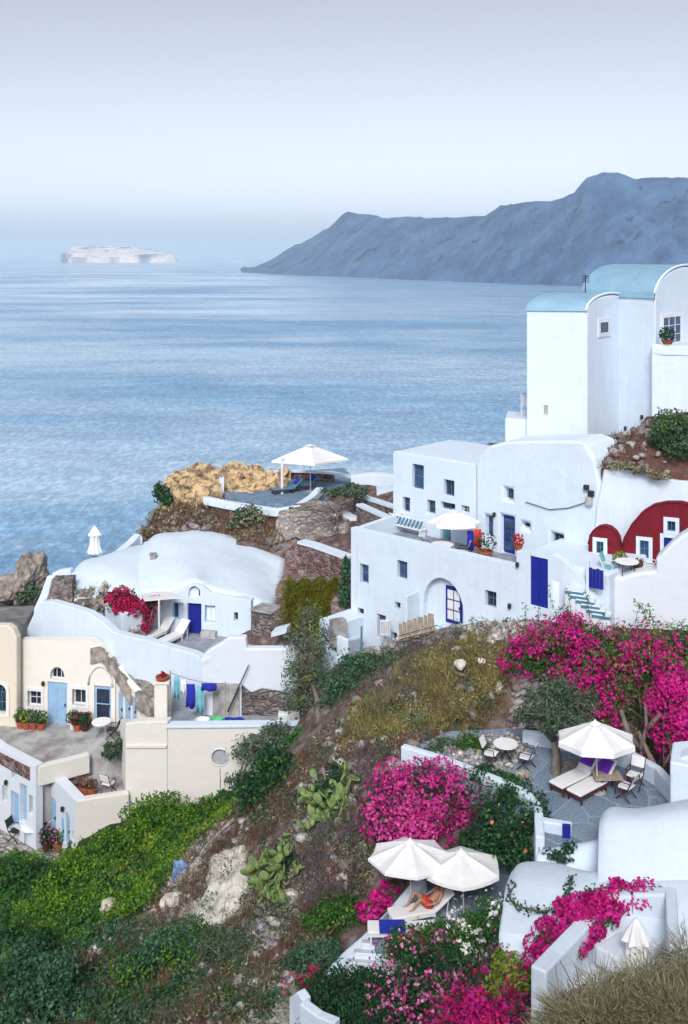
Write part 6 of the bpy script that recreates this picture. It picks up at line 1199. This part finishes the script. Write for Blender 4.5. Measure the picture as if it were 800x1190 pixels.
# creeper on the low vault
cr_ = thing('creeper', 'thin green creeper trailing over the low white vault', 'creeper', P(640, 1060, 29.3)); pth = [P(598, 1026, 31.2), P(592, 1042, 30.6), P(606, 1052, 30.0), P(628, 1056, 29.5), P(645, 1054, 29.4), P(656, 1042, 29.7), P(662, 1026, 30.3), P(664, 1017, 30.9)]
pp_ = catmull([tuple(q-V((0, .12, -.02))) for q in pth], 6); MB().tube([V(tuple(q)) for q in pp_], .025, 5).build('stem', 'bark', cr_); rng = np.random.default_rng(2); l_ = np.repeat(pp_, 7, 0)+rng.normal(0, .07, (len(pp_)*7, 3)); np_mesh('leaves', cards(l_, rng.normal(0, 1, l_.shape), .12, rng, .6), 4, M['lf_dark'], cr_)
cr2 = thing('creeper', 'dark leafy creeper below the blue gate panel of the garden terrace', 'creeper', P(650, 1000, 32.9)); p, d = blobpts([(640, 993, 32.8, 14, 5, .2), (662, 985, 32.7, 8, 9, .2), (655, 997, 32.6, 16, 4, .2)], 420, rng, .1); np_mesh('leaves', cards(p, d, .13, rng, .5), 4, M['lf_dark'], cr2)
# grassy hummock on the wall
def blades(p, d, L_, w, rng):
    n = len(p); r = rng.normal(0, 1, (n, 3)); a = np.cross(d, r); a /= np.linalg.norm(a, axis=1)[:, None]+1e-9; L_ = (L_*rng.uniform(.5, 1.3, n))[:, None]; tip = p+d*L_+np.array([0, 0, -.12])*L_
    return np.stack([p-a*w/2, p+a*w/2, tip+a*w*.15, tip-a*w*.15], 1).reshape(-1, 3)
gh = thing('overgrown_wall', 'stone wall overgrown with yellow green grass left of the broad white house', 'wall', P(362, 700, 56))
loft('earth', [[(332, 730, 55.2), (350, 732, 55), (372, 732, 54.6), (394, 726, 54.2)], [(333, 700, 56), (350, 700, 55.8), (372, 700, 55.4), (396, 698, 55)], [(335, 680, 57), (352, 677, 57), (374, 678, 56.6), (396, 684, 56)]], 'soil', gh, skirt=1, noise=.2)
rng = np.random.default_rng(4); qx = rng.uniform(333, 395, 5200); f = rng.uniform(0, 1.12, 5200); qx += rng.normal(0, 2.5, 5200)+f*2; qy = 677+f*48+3*np.sin(qx*.35); dd = 57-f*1.9-(qx-333)/62*.9; pb_ = np.stack([(qx-CX)/F*dd, dd, (HY-qy)/F*dd], 1)
dv = rng.normal(0, .35, (5200, 3))+np.array([0, -.5, -.35]); dv /= np.linalg.norm(dv, axis=1)[:, None]; gm = blades(pb_+np.array([0, -.1, .25]), dv, .75, .045, rng); o = np_mesh('grass', gm, 4, leafmat('wall_grass', [(.07, .08, .012), (.17, .17, .02), (.30, .28, .05)]), gh); o['kind'] = 'stuff'
# ---- dry bush close to the camera
nb = thing('dry_bush', 'large grey olive dry thorn bush close by in the bottom right corner', 'bush', P(720, 1215, 15)); rng = np.random.default_rng(6)
bl = [(768, 1160, 15.2, 54, 36), (708, 1172, 15, 48, 32), (668, 1188, 14.8, 40, 24), (812, 1138, 15.2, 36, 46), (720, 1198, 14.6, 72, 32), (640, 1198, 14.7, 28, 16), (800, 1196, 14.4, 56, 40)]
p, d = blobpts(bl, 15000, rng, .55, 16); d = d+rng.normal(0, .45, d.shape)+np.array([0, 0, .3]); d /= np.linalg.norm(d, axis=1)[:, None]
np_mesh('twigs', blades(p, d, .14, .009, rng), 4, M['dryolive'], nb); p, d = blobpts(bl, 7000, rng, .2, 16); np_mesh('inner_twigs', blades(p, d, .22, .013, rng), 4, M['dryolive'], nb)
p, d = blobpts(bl, 20000, rng, .75, 16); np_mesh('foliage', cards(p, d, .042, rng, .4), 4, leafmat('dry_bush_leaves', [(.09, .085, .04), (.19, .17, .09), (.32, .29, .18)]), nb)
mb = MB()
for k in range(14): a = P(rng.uniform(650, 800), 1225, 15); b = P(rng.uniform(620, 800), rng.uniform(1110, 1180), 15); mb.tube([a, a.lerp(b, .5)+V(tuple(rng.normal(0, .08, 3))), b], [.02, .014, .006], 5)
mb.build('stem', 'bark', nb)
# ---- rocks
import bmesh
def rock(label, px, py, d, rx, ry, rd, m, seed, noise=.3, name='boulder', sub=4, nsc=.55):
    bm = bmesh.new(); bmesh.ops.create_icosphere(bm, subdivisions=sub, radius=1); co = np.array([v.co for v in bm.verts]); s = d/F; c = np.array(P(px, py, d)); n1 = fbm(co*1.3+seed, seed, 5); n2 = np.abs(fbm(co*2.9+seed, seed+4, 4))
    R = np.array([rx*s, rd, ry*s]); q = c+co*R*(1+noise*n1-noise*.6*n2)[:, None]
    for v, x in zip(bm.verts, q): v.co = x
    me = bpy.data.meshes.new(name); bm.to_mesh(me); bm.free(); o = link(name, me, m, None, False); return tag(o, label, 'rock', 'boulders')
rows_ = []
for y, x0, x1 in [(984, 258, 286), (996, 246, 291), (1014, 238, 293), (1034, 231, 288), (1056, 225, 279), (1076, 226, 266), (1086, 232, 256)]:
    r_ = []
    for i, f in enumerate((0, .2, .5, .8, 1)):
        g = G(x0+(x1-x0)*f, y); up = (0 if i in (0, 4) or y in (984, 1086) else .42)-.06; r_.append(V((g.x, g.y-up*.75, g.z+up*.8)))
    rows_.append(r_)
ro = thing('rock_outcrop', 'pale cream rock face standing out of the middle of the slope', 'rock', rows_[3][2]); loft('stone', rows_, 'palerock', ro, k=10, kr=7, noise=.22, nscale=.45, skirt=1.2, seed=3, smooth=False)
rock('grey pinnacle of coastal rock rising against the sea at the far left', 36, 672, 62, 19, 34, 1.6, 'rock', 7, .6, 'rock_outcrop', 5)
rock('low brown coastal rock at the left border', 8, 686, 61.5, 22, 18, 1.5, 'rock', 12, .5, 'boulder')
rock('long pale ledge of rock left of the cream rock face', 204, 1050, 39.9, 20, 11, .6, 'palerock', 5, .5)
rock('pale flat rock at the lower left of the cream rock face', 213, 1086, 37.7, 20, 9, .6, 'palerock', 9, .5)
rock('whitish boulder on the brown hill below the arched porch', 535, 772, 43.2, 7, 4.5, .35, 'palerock', 15, .5)
rock('dark boulder at the left end of the garden terrace wall', 478, 868, 40.2, 10, 6, .5, 'rock', 16, .5)
rock('bluish boulder at the foot of the olive tree', 610, 905, 38, 12, 9, .4, 'rock', 17, .4)
rock('dark boulder right of the olive trunk', 662, 893, 38.6, 14, 8, .5, 'rock', 18, .45)
rock('grey standing stone below the leaning tree', 371, 848, 45.8, 6, 12, .25, 'rock', 19, .3)
rock('pale boulder resting on the dark wall rubble near the arched porch', 560, 768, 43.3, 5, 3.5, .22, 'palerock', 22, .5)
rock('pale block lying on the green slope near the rock face', 127, 1053, 40.6, 10, 6, .4, 'palerock', 23, .4)
# ---- stuff
def polypix(poly, n, rng):
    xs = [q[0] for q in poly]; ys = [q[1] for q in poly]; out = np.zeros((0, 2))
    while len(out) < n:
        a = np.stack([rng.uniform(min(xs), max(xs), n), rng.uniform(min(ys), max(ys), n)], 1); out = np.concatenate([out, a[inpoly(a[:, 0], a[:, 1], poly)]])
    return out[:n]
def stuff(name, m, verts, k=4): return struct(np_mesh(name, verts, k, m), 'stuff')
def spots(polys, n, rng, clump=0, dens=None):
    ar = []
    for p in polys: x = np.array(p, float); ar.append(abs(np.dot(x[:, 0], np.roll(x[:, 1], 1))-np.dot(x[:, 1], np.roll(x[:, 0], 1)))/2)
    ar = np.array(ar)/sum(ar); a = np.concatenate([polypix(p, max(3, int(n*w)), rng) for p, w in zip(polys, ar)])
    g = ground_hit(a[:, 0], a[:, 1]); return g
def tufts(name, polys, n, m, h, w, nbl, seed, thr=0, sc=.8):
    rng = np.random.default_rng(seed); g = spots(polys, n, rng)
    if thr: nz = fbm(g*sc, seed, 3); g = g[nz > np.quantile(nz, thr)]
    c = np.repeat(g, nbl, 0)+rng.normal(0, .13, (len(g)*nbl, 3))*np.array([1, 1, 0]); d = rng.normal(0, .45, c.shape)+np.array([0, 0, 1.]); d /= np.linalg.norm(d, axis=1)[:, None]; hh = np.repeat(rng.uniform(.5, 1.4, len(g)), nbl)
    v = blades(c, d*hh[:, None], h, w, rng); return stuff(name, m, v)
def cover(name, polys, n, m, size, h, seed, thr=0, sc=.7, asp=.5):
    rng = np.random.default_rng(seed); g = spots(polys, n, rng); nz = vnoise(g*sc, seed)*.65+vnoise(g*sc*3, seed+3)*.35
    if thr: k = nz > np.quantile(nz, thr); g = g[k]; nz = nz[k]
    up = h*np.clip((nz-.25)*1.8, .05, 1)*rng.uniform(.15, 1, len(g))**.6; g = g+np.stack([rng.normal(0, .08, len(g)), rng.normal(0, .08, len(g)), up], 1)
    return stuff(name, m, cards(g, rng.normal(0, .5, g.shape)+np.array([0, -.3, 1.]), size, rng, asp))
def clumps(name, polys, nc, per, r0, r1, m, size, seed, asp=.5):
    rng = np.random.default_rng(seed); g = spots(polys, nc, rng); r = r0+(r1-r0)*rng.uniform(0, 1, len(g))**1.8; k = (per*(r/r1)**1.6+12).astype(int); ix = np.repeat(np.arange(len(g)), k)
    d = rng.normal(0, 1, (len(ix), 3)); d /= np.linalg.norm(d, axis=1)[:, None]; d[:, 2] = np.abs(d[:, 2])*.9-.12; rad = rng.uniform(.35, 1.08, len(ix))**.6*(1+.3*np.sin(ix*1.7+d[:, 0]*4))
    p = g[ix]+d*(r[ix]*rad)[:, None]; return stuff(name, m, cards(p, d+np.array([0, 0, .3]), size, rng, asp))
def rubble(name, polys, n, s0, s1, m, seed, thr=0, g=None):
    rng = np.random.default_rng(seed); g = spots(polys, n, rng) if g is None else g
    if thr: nz = fbm(g*.9, seed, 3); g = g[nz > np.quantile(nz, thr)]
    bm = bmesh.new(); bmesh.ops.create_icosphere(bm, subdivisions=1, radius=1); u = np.array([v.co for v in bm.verts]); fs = np.array([[v.index for v in f.verts] for f in bm.faces]); bm.free(); k = len(u)
    S_ = s0+(s1-s0)*rng.uniform(0, 1, len(g))**2.2; sc_ = rng.uniform(.55, 1.2, (len(g), 1, 3))*S_[:, None, None]; sc_[:, :, 2] *= .75
    q = rng.uniform(0, 2*PI, len(g)); R = np.zeros((len(g), 3, 3)); R[:, 0, 0] = np.cos(q); R[:, 0, 1] = -np.sin(q); R[:, 1, 0] = np.sin(q); R[:, 1, 1] = np.cos(q); R[:, 2, 2] = 1
    v = u[None]*sc_*(1+rng.uniform(-.28, .28, (len(g), k, 1))); v = np.einsum('nij,nkj->nki', R, v)+g[:, None]+np.array([0, 0, 1])*(S_*.2)[:, None, None]
    f = (fs[None]+(np.arange(len(g))*k)[:, None, None]).reshape(-1, 3); me = bpy.data.meshes.new(name); me.vertices.add(len(g)*k); me.vertices.foreach_set('co', v.astype(np.float32).ravel()); me.loops.add(f.size); me.loops.foreach_set('vertex_index', f.astype(np.int32).ravel()); me.polygons.add(len(f)); me.polygons.foreach_set('loop_start', np.arange(0, f.size, 3, dtype=np.int32)); me.update(calc_edges=True)
    return struct(link(name, me, m, None, fix=False), 'stuff')
HILL = [(470, 745), (560, 726), (620, 722), (600, 790), (560, 850), (470, 880), (440, 1000), (410, 1060), (330, 1140), (300, 1190), (140, 1190), (230, 1090), (225, 1010), (270, 960), (350, 880), (400, 830)]
GREEN = [(0, 1000), (60, 1000), (120, 985), (160, 955), (280, 905), (270, 950), (220, 990), (180, 1050), (120, 1080), (60, 1110), (0, 1130)]
LOW = [(0, 1110), (120, 1080), (220, 1070), (330, 1120), (320, 1190), (0, 1190)]
GOLD = [(470, 770), (560, 740), (610, 760), (560, 840), (480, 850), (400, 870), (410, 830)]
tufts('dry_grass', [HILL], 7000, M['dry'], .34, .022, 9, 1, .35)
tufts('dry_grass', [[(160, 630), (190, 590), (250, 582), (330, 600), (325, 640), (230, 612)]], 1500, M['dry'], .5, .05, 7, 2)
tufts('dry_grass', [[(700, 535), (740, 512), (800, 520), (800, 556), (740, 545)]], 10, M['dry'], .3, .03, 5, 3)
tufts('mauve_scrub', [[(430, 800), (480, 752), (540, 735), (520, 790), (440, 830)], [(420, 870), (440, 870), (450, 930), (415, 930)], [(390, 950), (425, 950), (420, 1040), (360, 1060), (340, 1010)]], 2600, M['mauve'], .36, .02, 9, 4, .2)
tufts('golden_weeds', [GOLD], 3600, M['gold'], .34, .03, 9, 5, .3)
cover('golden_weeds', [GOLD], 9000, M['gold'], .10, .35, 6, .35)
cover('low_scrub', [HILL], 9000, M['dryolive'], .11, .3, 7, .55)
cover('ground_cover', [GREEN], 26000, M['lf_bright'], .15, .55, 8, .05)
cover('ground_cover', [GREEN], 9000, M['lf_green'], .15, .7, 9, .3)
cover('low_scrub', [LOW], 14000, M['lf_blue'], .11, .45, 10, .3)
tufts('dry_grass', [LOW], 2600, M['dry'], .32, .022, 9, 11, .5)
cover('low_scrub', [HILL], 8000, M['lf_olive'], .11, .4, 12, .72)
rubble('rubble', [[(520, 728), (560, 716), (640, 722), (640, 742), (580, 750), (520, 745)]], 620, .05, .26, M['st_pale'], 13)
rubble('rubble', [[(265, 1070), (300, 1070), (350, 1130), (330, 1160), (290, 1140), (255, 1100)]], 700, .04, .2, M['st_red'], 14)
rubble('rubble', [[(600, 800), (645, 790), (660, 850), (620, 860), (590, 845)]], 420, .05, .28, M['st_grey'], 15)
rubble('rubble', [[(425, 880), (445, 880), (440, 930), (415, 920)], [(370, 960), (400, 960), (410, 1030), (380, 1040)]], 420, .04, .2, M['st_red'], 16)
rubble('rubble', [HILL], 1500, .03, .16, M['st_grey'], 17, .4)
rubble('rubble', [LOW], 500, .03, .16, M['st_pale'], 18, .5)
rubble('rubble', [[(230, 960), (275, 955), (225, 1020), (190, 1070), (170, 1075), (200, 1020)]], 260, .04, .2, M['st_pale'], 19)
rubble('rubble', [[(165, 625), (190, 600), (260, 592), (330, 615), (326, 640), (250, 615)]], 300, .08, .4, M['st_grey'], 20)
rubble('rubble', [[(290, 1150), (330, 1140), (330, 1190), (280, 1190)]], 600, .02, .1, M['st_pale'], 21)
rubble('rubble', [[(410, 755), (470, 742), (520, 730), (520, 740), (470, 756), (420, 770)]], 240, .06, .3, M['st_grey'], 22)
clumps('scrub', [HILL], 150, 120, .22, .75, M['lf_olive'], .12, 41); clumps('scrub', [HILL], 130, 110, .2, .65, M['dryolive'], .11, 42); clumps('scrub', [HILL], 90, 110, .2, .6, M['lf_grey'], .11, 43); clumps('scrub', [HILL], 110, 90, .2, .55, M['dry'], .11, 44, .25)
tufts('dry_grass', [[(230, 960), (290, 950), (250, 1010), (190, 1090), (160, 1085), (200, 1020)]], 420, M['dry'], .34, .022, 9, 71); clumps('scrub', [[(230, 960), (275, 950), (225, 1030), (190, 1090), (160, 1085), (200, 1020)]], 26, 90, .2, .5, M['dryolive'], .11, 72); clumps('scrub', [LOW], 70, 160, .3, .8, M['lf_green'], .13, 45); clumps('scrub', [LOW], 60, 130, .25, .7, M['lf_olive'], .12, 46); clumps('scrub', [GREEN], 60, 170, .3, .8, M['lf_yel'], .14, 47); clumps('scrub', [GREEN], 50, 170, .3, .9, M['lf_dark'], .15, 48)
clumps('scrub', [[(160, 630), (190, 590), (250, 582), (330, 600), (325, 640), (230, 612)]], 60, 70, .3, .8, M['dryolive'], .2, 49); clumps('golden_weeds', [GOLD], 110, 100, .2, .6, M['gold'], .11, 50)
clumps('mauve_scrub', [[(430, 800), (480, 752), (540, 735), (520, 790), (440, 830)], [(360, 870), (440, 870), (450, 960), (370, 990)]], 90, 110, .25, .6, M['mauve'], .11, 51, .2)
rubble('rubble', [HILL], 900, .05, .34, M['st_pale'], 23, .45); rubble('rubble', [LOW], 260, .05, .3, M['st_pale'], 24, .4); rubble('rubble', [[(230, 960), (290, 950), (250, 1010), (190, 1090), (160, 1085), (200, 1020)]], 260, .05, .22, M['st_grey'], 25)
for ob_, n_, sd in ((bank, 260, 61), (sb, 220, 62), (ocl, 120, 63)):
    w_ = np.zeros(len(ob_.data.vertices)*3, np.float32); ob_.data.vertices.foreach_get('co', w_); w_ = w_.reshape(-1, 3); w_ = w_[:int(len(w_)*.8)]; rr_ = np.random.default_rng(sd)
    if ob_ is not ocl:
        g = w_[rr_.integers(0, len(w_), n_)]+rr_.normal(0, .12, (n_, 3))*np.array([1, 1, .1]); rubble('rubble', None, 0, .05, .28, M['st_grey'], sd, 0, g)
    g = w_[rr_.integers(0, len(w_), n_)]; c = np.repeat(g, 7, 0)+rr_.normal(0, .14, (n_*7, 3))*np.array([1, 1, .1]); d = rr_.normal(0, .45, c.shape)+np.array([0, -.2, 1.]); d /= np.linalg.norm(d, axis=1)[:, None]; stuff('dry_grass', M['dry' if ob_ is bank else 'dryolive'], blades(c, d, .3, .03, rr_))
gp_ = [(480, 874), (540, 854), (600, 852), (616, 872), (585, 902), (545, 894)]; rg = np.random.default_rng(77); a_ = polypix(gp_, 900, rg); g = np.array([tuple(PZ(x, y, zF+.01)) for x, y in a_]); rubble('gravel', None, 0, .03, .16, M['st_pale'], 77, 0, g[:620]); rubble('gravel', None, 0, .04, .2, M['st_red'], 78, 0, g[620:700])
plant('shrub', 'low olive shrub at the left corner of the garden terrace', 'shrub', [(503, 872, 39.8, 16, 8), (520, 864, 40.2, 14, 7)], M['lf_olive'], 900, .12, [], 3, PZ(510, 880, zF), seed=81, second=(M['lf_grey'], 300))
plant('shrub', 'dark shrub spilling over the edge wall of the garden terrace behind the pink bush', 'shrub', [(560, 902, 38.4, 22, 12), (585, 908, 37.8, 18, 12), (540, 896, 38.8, 14, 9)], M['lf_dark'], 2400, .13, [], 3, PZ(565, 912, zF), seed=82, second=(M['lf_green'], 700))
# drain pipes on the slope
for k, up in enumerate((.18, .1)):
    MB().tube([q+V((.0, 0, .0)) for q in gpath([(272, 958+5*k), (255, 975+4*k), (238, 992+3*k), (232, 1002), (222, 1016+2*k)], up)], .07, 6).build('pipe', 'pipe', pi_, smooth=True)
q = G(211, 1018)+V((0, 0, .15)); pr = thing('plastic_sheet', 'crumpled blue plastic sheet at the end of the drain pipes', 'sheet', q); mb = MB(); g_ = np.stack(np.meshgrid(np.linspace(-.35, .35, 9), np.linspace(-.3, .3, 8)), -1).reshape(-1, 2); z_ = fbm(np.concatenate([g_*5, np.ones((72, 1))], 1), 5, 3)*.25
mb.v = [(q.x+a, q.y+b, q.z+c+b*.7) for (a, b), c in zip(g_, z_)]; mb.f = [(j*9+i, j*9+i+1, j*9+i+10, j*9+i+9) for j in range(7) for i in range(8)]; mb.build('sheet', mat('blue_plastic', (.16, .30, .55), None, 4, .4), pr)
